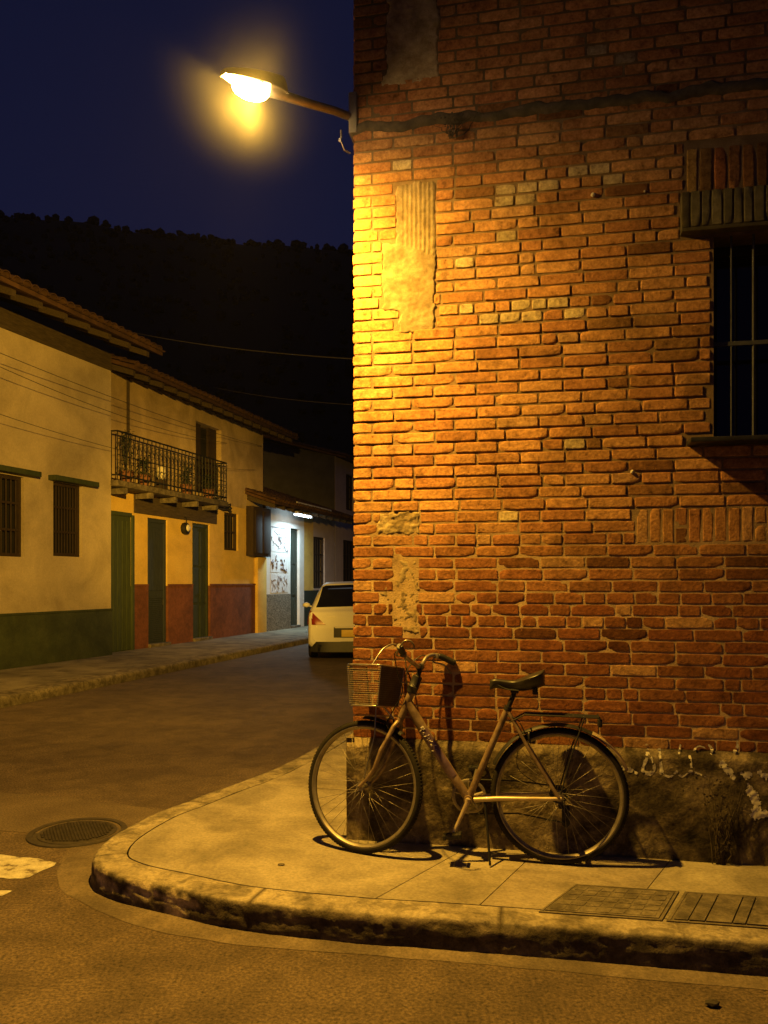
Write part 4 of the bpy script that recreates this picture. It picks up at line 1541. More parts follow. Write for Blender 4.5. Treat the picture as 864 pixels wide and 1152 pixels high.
def guard(mb, hub, a0, a1, xf, rad=RW + .022, wd=.026):
    def fn(u, v):
        a = R(a0 + (a1 - a0) * u)
        c = (v - .5) * 2
        rr_ = rad - .013 * c * c
        p = hub + Vector((rr_ * math.cos(a), wd * c, rr_ * math.sin(a)))
        return xf @ p if xf else p
    mb.grid(fn, 40, 6)
    mb.grid(lambda u, v: fn(u, v) if False else (lambda a, c: (xf @ (hub + Vector(((rad - .002 - .013 * c * c) * math.cos(a), wd * c, (rad - .002 - .013 * c * c) * math.sin(a)))) if xf else (hub + Vector(((rad - .002 - .013 * c * c) * math.cos(a), wd * c, (rad - .002 - .013 * c * c) * math.sin(a))))))(R(a0 + (a1 - a0) * u), (v - .5) * 2), 40, 6, flip=True)


guard(fg, HUBF, 88, 128, STEER)
fg.build('front_mudguard', 'black_plastic', BK, smooth='all')
rgd = MB()
guard(rgd, HUBR, 24, 135, None)
rgd.build('rear_mudguard', 'black_metal', BK, smooth='all')
rgd = MB()
guard(rgd, HUBR, 117, 157, None, RW + .025, .028)
rgd.build('mudguard_tail', 'bike_light', BK, smooth='all')

# saddle and post
sd = MB()


def saddle(u, v):
    # u along length (nose 0 .. tail 1), v round the section
    x = .338 - .27 * u
    wv = .018 + .060 * (1 / (1 + math.exp(-(u - .58) * 13)))
    wv *= math.sqrt(max(0, 1 - (2 * abs(u - .5)) ** 8)) * .98 + .02
    zt = .883 + .018 * (u - .15) ** 2 * 4 * (u > .15) - .012 * math.exp(-((u - .45) / .2) ** 2) + .004 - .02 * (max(0, .12 - u) * 6) ** 2
    th = .036 + .034 * (1 / (1 + math.exp(-(u - .6) * 12)))
    a = 2 * PI * v
    s, c = math.sin(a), math.cos(a)
    z = zt + (.012 * s if s > 0 else th * s * abs(s) ** .2)
    return (x, wv * c, z)


sd.grid(saddle, 36, 24)
sd.add([saddle(0, j / 24) for j in range(24)], [tuple(range(24))])
sd.add([saddle(1, j / 24) for j in range(24)], [tuple(range(24))[::-1]])
sd.build('saddle', 'leather', BK, smooth=60)
sps = MB()
sps.tube([ST + Vector((.005, 0, -.01)), Vector((.222, 0, .815)), Vector((.214, 0, .845))], .0125, 12)
sps.tube([ST + Vector((.002, 0, -.004)), ST + Vector((-.006, 0, .016))], .0205, 12)
for s in (-1, 1):
    sps.tube(smooth_path([Vector((.31, s * .01, .875)), Vector((.25, s * .02, .848)), Vector((.17, s * .024, .846)), Vector((.11, s * .035, .862))]), .0035, 6)
for s in (-1, 1):
    for k in range(4):
        sps.lathe([(.012, -.003), (.015, 0), (.012, .003)], 12, 'z', (.115, s * .032, .83 + k * .009))
sps.box(.195, .235, -.022, .022, .828, .852, bev=.006)
sps.build('seat_post', 'black_metal', BK, smooth=50)

# drivetrain
ck = MB()
ck.tube([BBP + Vector((0, .036, 0)), BBP + Vector((0, .058, 0))], .013, 12)
PL = Vector((.512, .07, .14))
ck.tube([BBP + Vector((-.002, .06, .012)), BBP + Vector((.002, .062, -.01)), PL + Vector((-.006, -.006, .012)), PL], [.013, .0125, .009, .011], 10)
ck.build('crank_arm', 'bike_light', BK, smooth=50)
ck = MB()
PR = Vector((.405, -.075, .43))
ck.tube([BBP + Vector((0, -.05, 0)), PR], [.012, .009], 10)
ck.lathe([(.072, -.044), (.086, -.044), (.0885, -.046), (.086, -.048), (.072, -.048)], 44, 'y', BBP, closed=True)
for k in range(5):
    a = 2 * PI * k / 5 + .3
    ck.tube([BBP + Vector((0, -.046, 0)), BBP + Vector((.074 * math.cos(a), -.046, .074 * math.sin(a)))], .007, 6)
ck.build('chainring', 'alloy', BK, smooth=40)
for p, s in ((PL, 1), (PR, -1)):
    pd = MB()
    c = p + Vector((0, s * .045, 0))
    pd.box(-.045, -.030, -.036, .036, -.011, .011, bev=.004, xf=Matrix.Translation(c) @ Matrix.Rotation(R(8), 4, 'Y'))
    pd.box(.030, .045, -.036, .036, -.011, .011, bev=.004, xf=Matrix.Translation(c) @ Matrix.Rotation(R(8), 4, 'Y'))
    for k in (-.030, .026):
        pd.box(-.031, .031, k, k + .006, -.009, .009, bev=.002, xf=Matrix.Translation(c) @ Matrix.Rotation(R(8), 4, 'Y'))
    pd.tube([c + Vector((0, -.045 * s, 0)), c + Vector((0, .03 * s, 0))], .008, 8)
    pd.box(-.028, .028, -.022, .022, -.006, .006, bev=.002, xf=Matrix.Translation(c) @ Matrix.Rotation(R(8), 4, 'Y'))
    pd.build('pedal', 'black_plastic', BK, smooth=40)
ch = MB()
ch.tube([BBP + Vector((0, -.046, .087)), Vector((.2, -.045, .385)), HUBR + Vector((.0, -.043, .035))], .004, 6)
ch.tube([BBP + Vector((0, -.046, -.087)), Vector((.2, -.045, .225)), Vector((-.03, -.043, .19))], .004, 6)
ch.build('chain', 'black_metal', BK)
dr = MB()
for r_, y in ((.046, -.030), (.042, -.034), (.036, -.038), (.031, -.042), (.026, -.046)):
    dr.lathe([(.01, y), (r_, y), (r_, y - .002), (.01, y - .002)], 24, 'y', HUBR)
dr.box(-.030, .002, -.075, -.045, .255, .330, bev=.008)
dr.box(-.055, -.015, -.065, -.042, .175, .275, bev=.010)
dr.lathe([(.004, -.042), (.02, -.042), (.02, -.048), (.004, -.048)], 16, 'y', (-.035, 0, .19))
dr.build('derailleur', 'black_metal', BK, smooth=40)
dg = MB()
dg.tube(smooth_path([ST + Vector((-.01, -.03, -.03)), Vector((.21, -.04, .66)), Vector((.19, -.03, .60)), Vector((.20, -.05, .45)), Vector((.08, -.06, .36))]), .002, 5)
dg.build('gear_cable', 'black_plastic', BK)
for nm, c, xf in (('brake_caliper', crown + Vector((.035, 0, .01)), STEER), ('brake_caliper', Vector((.135, 0, .625)), None)):
    bc = MB()
    for s in (-1, 1):
        bc.tube(smooth_path([c + Vector((0, 0, .02)), c + Vector((.01, s * .03, .012)), c + Vector((.008, s * .036, -.02)), c + Vector((.004, s * .022, -.035))]), .006, 6, xf=xf)
    bc.box(-.02, .02, -.03, -.018, -.045, -.03, bev=.003, xf=(xf @ Matrix.Translation(c) if xf else Matrix.Translation(c)))
    bc.build(nm, 'black_metal', BK, smooth=40)
# rear carrier
rk = MB()
for s in (-1, 0, 1):
    rk.tube([Vector((.165, s * .045, .728)), Vector((.0, s * .05, .727)), Vector((-.19, s * .045, .722))], .0045, 6)
for x in (.165, .05, -.07, -.19):
    rk.tube([Vector((x, -.05, .726)), Vector((x, .05, .726))], .0042, 6)
for s in (-1, 1):
    rk.tube([Vector((-.12, s * .05, .724)), Vector((-.05, s * .065, .52)), HUBR + Vector((-.006, s * .068, .02))], .004, 6)
    rk.tube([Vector((.165, s * .045, .728)), ST + Vector((-.01, s * .02, -.06))], .004, 6)
rk.build('rear_rack', 'black_metal', BK, smooth=50)
rf = MB()
rf.box(-.205, -.185, -.03, .03, .675, .715, bev=.006)
rf.build('rear_reflector', 'black_plastic', BK, smooth=40)
ks = MB()
ks.tube([Vector((.36, .03, .29)), Vector((.345, .06, .16)), Vector((.33, .105, .004))], [.007, .006, .006], 8)
ks.build('kickstand', 'black_metal', BK, smooth=50)


# ------------------------------------------------------------------ houses across the side street
def tile_roof(mb, x0, x1, y0, z0, y1, z1, step=.19, seg=.36):
    """Barrel tiles running up the slope from the eave (y0, z0) to the ridge (y1, z1)."""
    sl = Vector((0, y1 - y0, z1 - z0))
    L = sl.length
    d = sl / L
    up = Vector((0, -d.z, d.y))
    rg = random.Random(int(x1 * 100))
    ncol = int((x1 - x0) / step)
    for c in range(ncol + 1):
        xc = x0 + c * step + rg.uniform(-.012, .012)
        s = -rg.uniform(0, .05)
        dz = rg.uniform(-.006, .01)
        while s < L - .1:
            r0, r1 = .088, .072
            vs = []
            for (q, rr_, lift) in ((s, r0, .018), (s + seg, r1, .0)):
                for j in range(7):
                    a = PI * j / 6
                    vs.append(Vector((xc, y0, z0 + dz)) + d * q + Vector((1, 0, 0)) * (rr_ * math.cos(a)) + up * (rr_ * .85 * math.sin(a) + lift))
            for j in range(7):
                a = PI * j / 6
                vs.append(Vector((xc, y0, z0 + dz)) + d * s + Vector((1, 0, 0)) * ((r0 - .014) * math.cos(a)) + up * ((r0 - .014) * .85 * math.sin(a) + .018))
            fs = [(j, j + 1, 7 + j + 1, 7 + j)[::-1] for j in range(6)] + [(14 + j, 14 + j + 1, j + 1, j)[::-1] for j in range(6)]
            mb.add(vs, fs)
            s += seg - .07
        # channel tile between
        xm = xc + step / 2
        vs = []
        for q in (-.03, L):
            for j in range(5):
                a = PI + PI * j / 4
                vs.append(Vector((xm, y0, z0)) + d * q + Vector((1, 0, 0)) * (.07 * math.cos(a)) + up * (.04 * math.sin(a) + .03))
        mb.add(vs, [(j, j + 1, 5 + j + 1, 5 + j) for j in range(4)])


def roof_slab(mb, x0, x1, y0, z0, y1, z1, th=.07):
    mb.add([(x0, y0, z0), (x1, y0, z0), (x1, y1, z1), (x0, y1, z1), (x0, y0, z0 - th), (x1, y0, z0 - th), (x1, y1, z1 - th), (x0, y1, z1 - th)],
           [(0, 1, 2, 3), (7, 6, 5, 4), (4, 5, 1, 0), (5, 6, 2, 1), (6, 7, 3, 2), (7, 4, 0, 3)])


def bars_window(parent, x0, x1, z0, z1, y, n, mname='brown_wood', name='window', cross=2):
    f = MB()
    for a, b, c, d_ in ((x0 + .002, x0 + .05, z0 + .002, z1 - .002), (x1 - .05, x1 - .002, z0 + .002, z1 - .002), (x0 + .05, x1 - .05, z0 + .002, z0 + .06), (x0 + .05, x1 - .05, z1 - .06, z1 - .002)):
        f.box(a, b, y, y + .08, c, d_, bev=.006)
    o = f.build(name, mname, parent, smooth=30)
    g = MB()
    for i in range(n):
        x = x0 + .05 + (x1 - x0 - .1) * (i + .5) / n
        g.tube([(x, y + .02, z0 + .05), (x, y + .02, z1 - .05)], .014, 6)
    for k in range(cross):
        z = z0 + (z1 - z0) * (k + 1) / (cross + 1)
        g.box(x0 + .05, x1 - .05, y + .005, y + .04, z - .018, z + .018)
    g.build('grille', mname, o, smooth=40)
    p = MB()
    p.box(x0 + .04, x1 - .04, y + .09, y + .10, z0 + .04, z1 - .04)
    p.build('pane', 'dark_void', o)
    return o


TH1 = math.atan(.33)
H1 = empty('cream_house', (-5.17, 15.15, PAVE), PI / 2 - TH1)
tag(H1, 'cream two storey house with green dado and tiled eaves nearest on the left', 'house')
wins = [(-1.55, -.81, 1.83, 3.11), (-3.25, -2.22, 1.79, 3.09), (-6.2, -5.2, 1.8, 3.1)]
m_ = MB()
holed_panel(m_, -9.5, 0, .86, 5.70, wins, 0, .40)
m_.box(-9.5, -9.1, .4, 7.5, .0, 5.7)
m_.box(-.4, -.002, .401, 7.5, .0, 5.7)
m_.box(-9.1, -.4, 7.1, 7.5, .0, 5.7)
m_.box(-9.1, -.4, .42, 7.1, 5.5, 5.6)
m_.build('wall', 'cream', H1)
m_ = MB()
m_.box(-9.5, .012, -.022, .4, -.05, .845, bev=.008)
m_.box(-9.5, .02, -.036, .1, .847, .885, bev=.008)
m_.build('dado', 'green', H1, smooth=30)
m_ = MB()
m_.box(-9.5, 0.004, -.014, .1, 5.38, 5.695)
m_.build('eave_shade_band', 'oldwood', H1)  # dark band put on the wall for the shade under the eave
for wv in wins:
    bars_window(H1, *wv, .06, 9)
for a, b in ((-1.67, -.54), (-3.4, -2.0), (-6.4, -5.0)):
    m_ = MB()
    m_.box(a, b, -.16, .05, 3.112, 3.20, bev=.01)
    m_.build('window_lintel', 'green_dark', H1, smooth=30)
m_ = MB()
roof_slab(m_, -9.6, .32, -.92, 5.74, 3.8, 7.55)
roof_slab(m_, -9.6, .32, 7.9, 5.9, 3.805, 7.545)
tile_roof(m_, -9.5, .28, -.93, 5.745, 3.8, 7.55)
rf1 = m_.build('roof', 'rooftile', H1, smooth=40)
m_ = MB()
for x in np.arange(-9.4, .3, .55):
    m_.add([(x - .04, -.85, 5.66), (x + .04, -.85, 5.66), (x + .04, .1, 6.02), (x - .04, .1, 6.02), (x - .04, -.85, 5.56), (x + .04, -.85, 5.56), (x + .04, .1, 5.90), (x - .04, .1, 5.90)],
           [(0, 1, 2, 3), (7, 6, 5, 4), (4, 5, 1, 0), (5, 6, 2, 1), (7, 4, 0, 3)])
m_.build('rafter', 'oldwood', rf1)

TH2 = math.atan(.30)
RZ2 = PI / 2 - TH2
D2 = Vector((math.sin(TH2), math.cos(TH2), 0))
H2L = Vector((-5.45, 15.2, PAVE))
H2 = empty('ochre_house', H2L, RZ2)
tag(H2, 'ochre two storey house with iron balcony and red brick dado', 'house')
doors = [(1.68, 2.44, -.05, 2.74), (3.50, 4.30, -.05, 2.76)]
upd = (3.66, 4.90, 3.52, 5.16)
sw_ = (5.04, 5.80, 2.19, 3.14)
gd = (.30, 1.08, -.05, 2.70)
m_ = MB()
holed_panel(m_, 0, 7.30, 1.30, 3.32, [(a, b, c, d_) for a, b, c, d_ in doors] + [sw_, gd], 0, .35)
m_.build('lower_wall', 'yellow', H2)
m_ = MB()
holed_panel(m_, 0, 7.30, 3.322, 5.56, [upd], 0.004, .35)
m_.box(0.0, .35, .36, 7.5, 0, 5.5)
m_.box(6.95, 7.296, .36, 7.5, 0, 5.5)
m_.box(.35, 6.95, 7.1, 7.5, 0, 5.5)
m_.box(.35, 6.95, .36, 7.1, 3.25, 3.4)
m_.build('upper_wall', 'upper_cream', H2)
m_ = MB()
holed_panel(m_, 1.10, 7.02, -.05, 1.30, doors, -.02, .36)
m_.box(1.10, 1.67, -.036, .0, 1.302, 1.34)
m_.box(2.45, 3.49, -.036, .0, 1.302, 1.34)
m_.box(4.31, 7.02, -.036, .0, 1.302, 1.34)
m_.build('dado', 'reddado', H2)
m_ = MB()
m_.box(0.0, .298, -.025, .2, -.05, 2.74)
m_.box(1.082, 1.16, -.04, .2, -.05, 2.74, bev=.006)
m_.box(.298, 1.082, -.03, .2, 2.702, 2.78, bev=.006)
m_.build('green_surround', 'green_dark', H2, smooth=30)


def door(parent, x0, x1, z0, z1, y, mname, panels=3, louv=False):
    m_ = MB()
    m_.box(x0 + .002, x0 + .07, y, y + .09, z0, z1 - .003)
    m_.box(x1 - .07, x1 - .002, y, y + .09, z0, z1 - .003)
    m_.box(x0 + .07, x1 - .07, y, y + .09, z1 - .08, z1 - .003)
    m_.box(x0 + .07, x1 - .07, y + .03, y + .07, z0, z1 - .08)
    o = m_.build('door', mname, parent)
    m_ = MB()
    w2 = (x1 - x0 - .14)
    if louv:
        for k in range(24):
            z = z0 + .12 + k * .042
            m_.box(x0 + .10, x1 - .10, y + .008, y + .035, z, z + .028, bev=.003)
        m_.box(x0 + .10, x1 - .10, y + .012, y + .03, z0 + 1.25, z1 - .2, bev=.006)
    else:
        for s in range(2):
            for k in range(panels):
                a = x0 + .07 + w2 * (s * .5) + .04
                h = (z1 - z0 - .2) / panels
                m_.box(a, a + w2 * .5 - .08, y + .012, y + .032, z0 + .08 + k * h, z0 + .02 + (k + 1) * h, bev=.008)
    m_.build('door_panel', mname, o)
    m_ = MB()
    m_.tube([(x1 - .13, y + .03, z0 + 1.05), (x1 - .13, y - .01, z0 + 1.05), (x1 - .13, y - .01, z0 + .93), (x1 - .13, y + .03, z0 + .93)], .009, 6)
    m_.build('handle', 'black_metal', o)
    m_ = MB()
    m_.box(x0 - .01, x1 + .01, -.09, y + .02, -.05, .075, bev=.008)
    m_.build('door_step', 'cover', parent, smooth=30)
    return o


door(H2, *doors[0], .035, 'blue_wood', louv=True)
door(H2, *doors[1], .035, 'teal_wood')
m_ = MB()
m_.box(gd[0] + .002, gd[1] - .002, .002, .1, -.05, 2.698)
for k in range(5):
    x = gd[0] + .03 + k * .15
    m_.box(x, x + .13, -.014, .005, 0.02, 2.6, bev=.005)
m_.build('green_door', 'green_dark', H2)
bars_window(H2, *sw_, .05, 4, cross=1)
# upper opening to the balcony
m_ = MB()
m_.box(upd[0] + .002, upd[0] + .46, .14, .2, 3.45, upd[3] - .004)
m_.box(upd[1] - .40, upd[1] - .002, .14, .2, 3.45, upd[3] - .004)
m_.build('balcony_shutter', 'brown_wood', H2)
m_ = MB()
m_.box(upd[0] + .01, upd[1] - .01, .28, .3, 3.41, upd[3] - .01)
m_.build('balcony_doorway', 'dark_void', H2)
# dark timber fascia under the balcony
m_ = MB()
m_.box(1.18, 4.62, -.03, .02, 2.80, 3.17)
m_.build('balcony_fascia', 'oldwood', H2)
bal = empty('balcony', parent=H2)
m_ = MB()
m_.box(.02, 4.46, -.44, .0, 3.20, 3.32, bev=.03)
for x in (.3, 1.2, 2.1, 3.0, 3.9):
    m_.box(x, x + .1, -.40, .0, 3.08, 3.20, bev=.01)
m_.build('balcony_slab', 'cover', bal, smooth=30)
m_ = MB()
Y_ = -.40
for z in (3.42, 4.25):
    m_.tube([(.06, 0, z), (.06, Y_, z), (4.40, Y_, z), (4.40, 0, z)], .018, 6)
m_.tube([(.06, Y_, 3.80), (4.40, Y_, 3.80)], .010, 5)
rg = random.Random(8)
x = .06
while x < 4.41:
    m_.tube([(x, Y_, 3.32), (x, Y_, 4.25)], .011, 5)
    if x < 4.3:
        for zc, fl_ in ((3.58, 1), (4.03, -1)):
            pts = []
            for k in range(13):
                a = k / 12 * 2 * PI * 1.2
                r_ = .085 * (1 - k / 16)
                pts.append((x + .07 + r_ * math.cos(a) * fl_, Y_, zc + r_ * math.sin(a) * 1.25))
            m_.tube(pts, .007, 4)
    x += .145
for y in (-.27, -.14):
    for xx in (.06, 4.40):
        m_.tube([(xx, y, 3.32), (xx, y, 4.25)], .011, 5)
m_.build('balcony_railing', 'black_metal', bal, smooth=50)
m_ = MB()
roof_slab(m_, .02, 7.85, -.80, 5.44, 3.8, 6.95)
roof_slab(m_, .02, 7.85, 7.9, 5.5, 3.805, 6.945)
tile_roof(m_, 0.1, 7.78, -.81, 5.445, 3.8, 6.95)
rf2 = m_.build('roof', 'rooftile', H2, smooth=40)
m_ = MB()
for x in np.arange(.1, 7.8, .5):
    m_.add([(x - .04, -.74, 5.37), (x + .04, -.74, 5.37), (x + .04, .1, 5.65), (x - .04, .1, 5.65), (x - .04, -.74, 5.27), (x + .04, -.74, 5.27), (x + .04, .1, 5.54), (x - .04, .1, 5.54)],
           [(0, 1, 2, 3), (7, 6, 5, 4), (4, 5, 1, 0), (5, 6, 2, 1), (7, 4, 0, 3)])
m_.build('rafter', 'oldwood', rf2)
# drain pipe at the upper left and right pier
m_ = MB()
m_.tube([(.92, -.05, 5.5), (.92, -.05, 4.35)], .03, 8)
m_.build('drain_pipe', 'oldwood', H2, smooth=50)
m_ = MB()
m_.box(6.76, 7.32, -.10, .1, -.05, 2.06, bev=.015)
m_.build('corner_pier', 'yellow', H2, smooth=30)


def h2p(x, y, z):
    return H2L + D2 * x + Vector((-D2.y, D2.x, 0)) * y + Vector((0, 0, z))


# round wall lamp / meter between the doors
ml = empty('wall_lantern', h2p(3.10, -.03, 2.60), RZ2)
tag(ml, 'round unlit wall lantern between the two dark doors of the ochre house', 'wall lamp')
m_ = MB()
m_.lathe([(0, -.10), (.06, -.10), (.12, -.08), (.135, -.03), (.13, 0.02)], 24, 'y')
m_.build('lantern_body', 'black_metal', ml, smooth=40)
m_ = MB()
m_.lathe([(0, -.135), (.05, -.13), (.075, -.112), (.08, -.098)], 20, 'y', (.0, 0, .01))
m_.build('lantern_glass', 'white_metal', ml, smooth='all')
m_ = MB()
m_.tube([(0, -.05, .12), (0, -.05, .24), (0, .03, .27)], .014, 6)
m_.build('lantern_hook', 'black_metal', ml)
# bracket lamp under balcony end
bl_ = empty('bracket_light', h2p(4.95, -.02, 3.2), RZ2)
tag(bl_, 'small dark curved iron bracket above the little window of the ochre house', 'bracket')
m_ = MB()
m_.tube([(-.55, -.03, .05), (-.35, -.2, -.02), (-.12, -.25, .02), (0, -.2, .12), (.05, -.05, .1)], .022, 6)
m_.add([(p.x * .06 - .12, -.25 + p.y * .06, p.z * .05) for p in icv], icf)
m_.build('bracket_arm', 'black_metal', bl_, smooth=50)

# plants and pots on the balcony
for i, (x, kind, lab) in enumerate(((.65, 'tall', 'tall leafy plant in a pot at the left end of the balcony'), (1.25, 'bush', 'low bushy plant in a dark pot behind the balcony railing'),
                                    (2.9, 'hang', 'leafy potted plant near the balcony doorway'), (3.9, 'bush', 'small leafy plant at the right end of the balcony'))):
    pt = empty('potted_plant', h2p(x, -.20, 3.325), RZ2)
    tag(pt, lab, 'plant', 'plants on the balcony')
    m_ = MB()
    m_.lathe([(0, 0), (.09, 0), (.13, .2), (.145, .2), (.145, .24), (.12, .24), (.11, .18), (0, .18)], 16, 'z')
    m_.build('pot', 'terracotta', pt, smooth=40)
    m_ = MB()
    rg = random.Random(40 + i)
    hgt = {'tall': .85, 'bush': .42, 'hang': .5}[kind]
    for k in range(170):
        c = Vector((rg.gauss(0, .10), rg.gauss(0, .06), .2 + hgt * rg.random()))
        a = rg.random() * 2 * PI
        l_, wv = rg.uniform(.05, .11), rg.uniform(.015, .03)
        dv = Vector((math.cos(a), math.sin(a), rg.uniform(-.8, .6))).normalized()
        sv = dv.cross(Vector((0, 0, 1))).normalized()
        m_.add([c, c + dv * l_ * .5 + sv * wv, c + dv * l_, c + dv * l_ * .5 - sv * wv], [(0, 1, 2, 3)])
    for k in range(5):
        m_.tube([(0, 0, .18), (rg.gauss(0, .05), rg.gauss(0, .03), .2 + hgt * .5), (rg.gauss(0, .1), rg.gauss(0, .05), .2 + hgt * .9)], .006, 4)
    m_.build('foliage', 'leaf', pt)
jar = empty('ceramic_jar', h2p(1.72, -.30, 3.325), RZ2)
tag(jar, 'small pale ceramic jar standing behind the balcony railing', 'jar')
m_ = MB()
m_.lathe([(0, .2), (.05, .2), (.085, .26), (.10, .36), (.085, .45), (.07, .47), (.06, .47), (.06, .44), (0, .44)], 16, 'z')
m_.build('jar_body', 'flake', jar, smooth=50)
m_ = MB()
m_.box(-.12, .12, -.08, .08, 0, .2, bev=.01)
m_.build('jar_stand', 'brown_wood', jar, smooth=30)

# low white shop house
H3L = h2p(7.36, 0, 0)
H3 = empty('white_shop', H3L, RZ2)
tag(H3, 'low white shop with posters and fluorescent light under its tiled eave', 'shop')
d3 = (1.72, 2.42, -.05, 3.0)
w3 = [(3.70, 4.72, 1.18, 2.86), (6.55, 7.95, 1.35, 2.9)]
m_ = MB()
holed_panel(m_, 0, 2.78, 1.04, 3.72, [d3], -.05, .4)
m_.box(2.42, 2.78, -.052, .1, -.05, 1.04)
m_.build('white_wall', 'white', H3)
m_ = MB()
m_.box(0.0, 1.715, -.065, .3, -.05, 1.04)
m_.build('pebble_dado', 'speckle', H3)
m_ = MB()
holed_panel(m_, 2.782, 3.68, 1.12, 3.72, [], 0.0, .3)
m_.build('tan_wall', 'yellow', H3)
m_ = MB()
holed_panel(m_, 3.68, 5.65, 1.12, 3.72, [w3[0]], 0.003, .3)
m_.build('rose_wall', 'pink', H3)
m_ = MB()
m_.box(2.782, 5.65, -.03, .3, -.05, 1.118)
m_.build('dark_dado', 'teal_wood', H3)
door(H3, *d3, .03, 'teal_wood')
bars_window(H3, *w3[0], .05, 5, 'brown_wood')
m_ = MB()
roof_slab(m_, -1.15, 5.66, -.85, 3.50, 4.2, 5.2)
tile_roof(m_, -1.1, 5.6, -.86, 3.505, 4.2, 5.2)
r3 = m_.build('roof', 'rooftile', H3, smooth=40)
m_ = MB()
for x in np.arange(-1.0, 5.6, .62):
    m_.add([(x - .04, -.80, 3.43), (x + .04, -.80, 3.43), (x + .04, .1, 3.73), (x - .04, .1, 3.73), (x - .04, -.80, 3.32), (x + .04, -.80, 3.32), (x + .04, .1, 3.60), (x - .04, .1, 3.60)],
           [(0, 1, 2, 3), (7, 6, 5, 4), (4, 5, 1, 0), (5, 6, 2, 1), (7, 4, 0, 3)])
m_.build('rafter', 'oldwood', r3)
# shuttered bay under the left end of the eave
m_ = MB()
m_.box(-1.12, -.02, -.22, -.005, 2.08, 3.40, bev=.01)
for x in (-1.05, -.56):
    m_.box(x, x + .42, -.25, -.22, 2.16, 3.3, bev=.01)
m_.build('shutter_bay', 'brown_wood', H3, smooth=30)


def h3p(x, y, z):
    return H3L + D2 * x + Vector((-D2.y, D2.x, 0)) * y + Vector((0, 0, z))


rg = random.Random(15)
for i, (z0, z1, lab) in enumerate(((2.25, 2.98, 'topmost of three inked posters on the white shop wall'), (1.66, 2.20, 'middle poster with heavy dark lettering on the white shop wall'), (1.08, 1.62, 'lowest of three faded posters on the white shop wall'))):
    po = empty('wall_poster', h3p(.30, -.052, z0), RZ2)
    tag(po, lab, 'poster', 'posters on the shop wall')
    m_ = MB()
    m_.box(0, 1.22, -.006, 0, 0, z1 - z0)
    m_.build('sheet', 'paper', po)
    m_ = MB()
    if i == 0:
        for a, b, c, d_ in ((0, 1.22, z1 - z0 - .05, z1 - z0 - .015), (.0, .03, 0, z1 - z0 - .05), (1.19, 1.22, 0, z1 - z0 - .05)):
            m_.box(a, b, -.010, -.0065, c, d_)
    hh = z1 - z0
    for k in range((26, 12, 22)[i]):
        x, z = rg.uniform(.1, 1.05), rg.uniform(.08, hh - .15)
        if i == 1:
            x, z = .15 + (k % 4) * .26, .10 + (k // 4) * .13
        pts = [(x, -.009, z)]
        for q in range(3):
            x2, z2 = pts[-1][0] + rg.uniform(-.13, .13), pts[-1][2] + rg.uniform(-.12, .12)
            pts.append((min(max(x2, .05), 1.17), -.009, min(max(z2, .04), hh - .06)))
        m_.tube(pts, (.010, .022, .008)[i], 4)
    m_.build('ink_lettering', 'ink', po)

# fluorescent fitting under the eave
fx = empty('fluorescent_fitting', h3p(1.15, -.62, 3.32), RZ2)
tag(fx, 'lit fluorescent tube fitting under the eave of the white shop', 'lamp')
m_ = MB()
m_.box(-.42, .75, -.09, .09, .02, .08, bev=.012)
m_.tube([(-.3, 0, .08), (-.3, .05, .2)], .012, 6)
m_.tube([(.6, 0, .08), (.6, .05, .2)], .012, 6)
m_.build('fitting_body', 'white_metal', fx, smooth=30)
for s in (-.04, .04):
    m_ = MB()
    m_.tube([(-.36, s, -.005), (.70, s, -.005)], .019, 10)
    m_.build('fluorescent_tube', 'tube', fx, smooth=50)
fl_ = bpy.data.lights.new('fluorescent_light', 'AREA')
fl_.shape = 'RECTANGLE'
fl_.size, fl_.size_y = 1.0, .12
fl_.energy = 125
fl_.color = (0.62, 0.90, 1.0)
fo = bpy.data.objects.new('fluorescent_light', fl_)
COL.objects.link(fo)
fo.parent = fx
fo.location = (.17, 0, -.03)
fo.rotation_euler = (R(-14), 0, 0)
# metal edging strips that catch the light
m_ = MB()
m_.tube([h3p(.2, -.90, 3.60) - H3L, h3p(2.9, -.90, 3.60) - H3L], .022, 6)
gt = m_.build('eave_gutter', 'white_metal', loc=H3L)
gt.parent = H3
gt.location = (0, 0, 0)
gt.rotation_euler = (0, 0, -RZ2)

# two-storey house further along
H4 = empty('far_house', h3p(5.70, 0, 0), RZ2)
tag(H4, 'far two storey house with dark gable beyond the white shop', 'house')
m_ = MB()
holed_panel(m_, 0, 9, -.05, 5.75, [(.85, 2.25, 1.35, 2.9), (1.15, 2.0, 4.0, 5.3), (4.2, 5.4, 1.2, 2.9)], 0.0, .35)
m_.build('front_wall', 'pink', H4)
for a in ((.85, 2.25, 1.35, 2.9), (1.15, 2.0, 4.0, 5.3), (4.2, 5.4, 1.2, 2.9)):
    bars_window(H4, *a, .06, 4)
m_ = MB()
m_.add([(-.02, .0, 0), (-.02, 7.5, 0), (-.02, 7.5, 5.75), (-.02, 3.8, 6.7), (-.02, .0, 5.75)], [(0, 1, 2, 3, 4)[::-1]])
m_.box(-.018, .3, .36, 7.5, 0, 5.6)
m_.build('gable_wall', 'darkwall', H4)
m_ = MB()
roof_slab(m_, -.3, 9, -.5, 5.68, 3.8, 6.85)
roof_slab(m_, -.3, 9, 8, 5.6, 3.805, 6.845)
tile_roof(m_, -.25, 8.9, -.51, 5.685, 3.8, 6.85, step=.22)
m_.build('roof', 'rooftile', H4, smooth=40)

# ------------------------------------------------------------------ white car
CARA = R(90) + math.atan(.055)
CR = empty('white_car', (-.62, 15.45, 0.002), CARA)
tag(CR, 'white hatchback parked in the side street seen from behind', 'car')
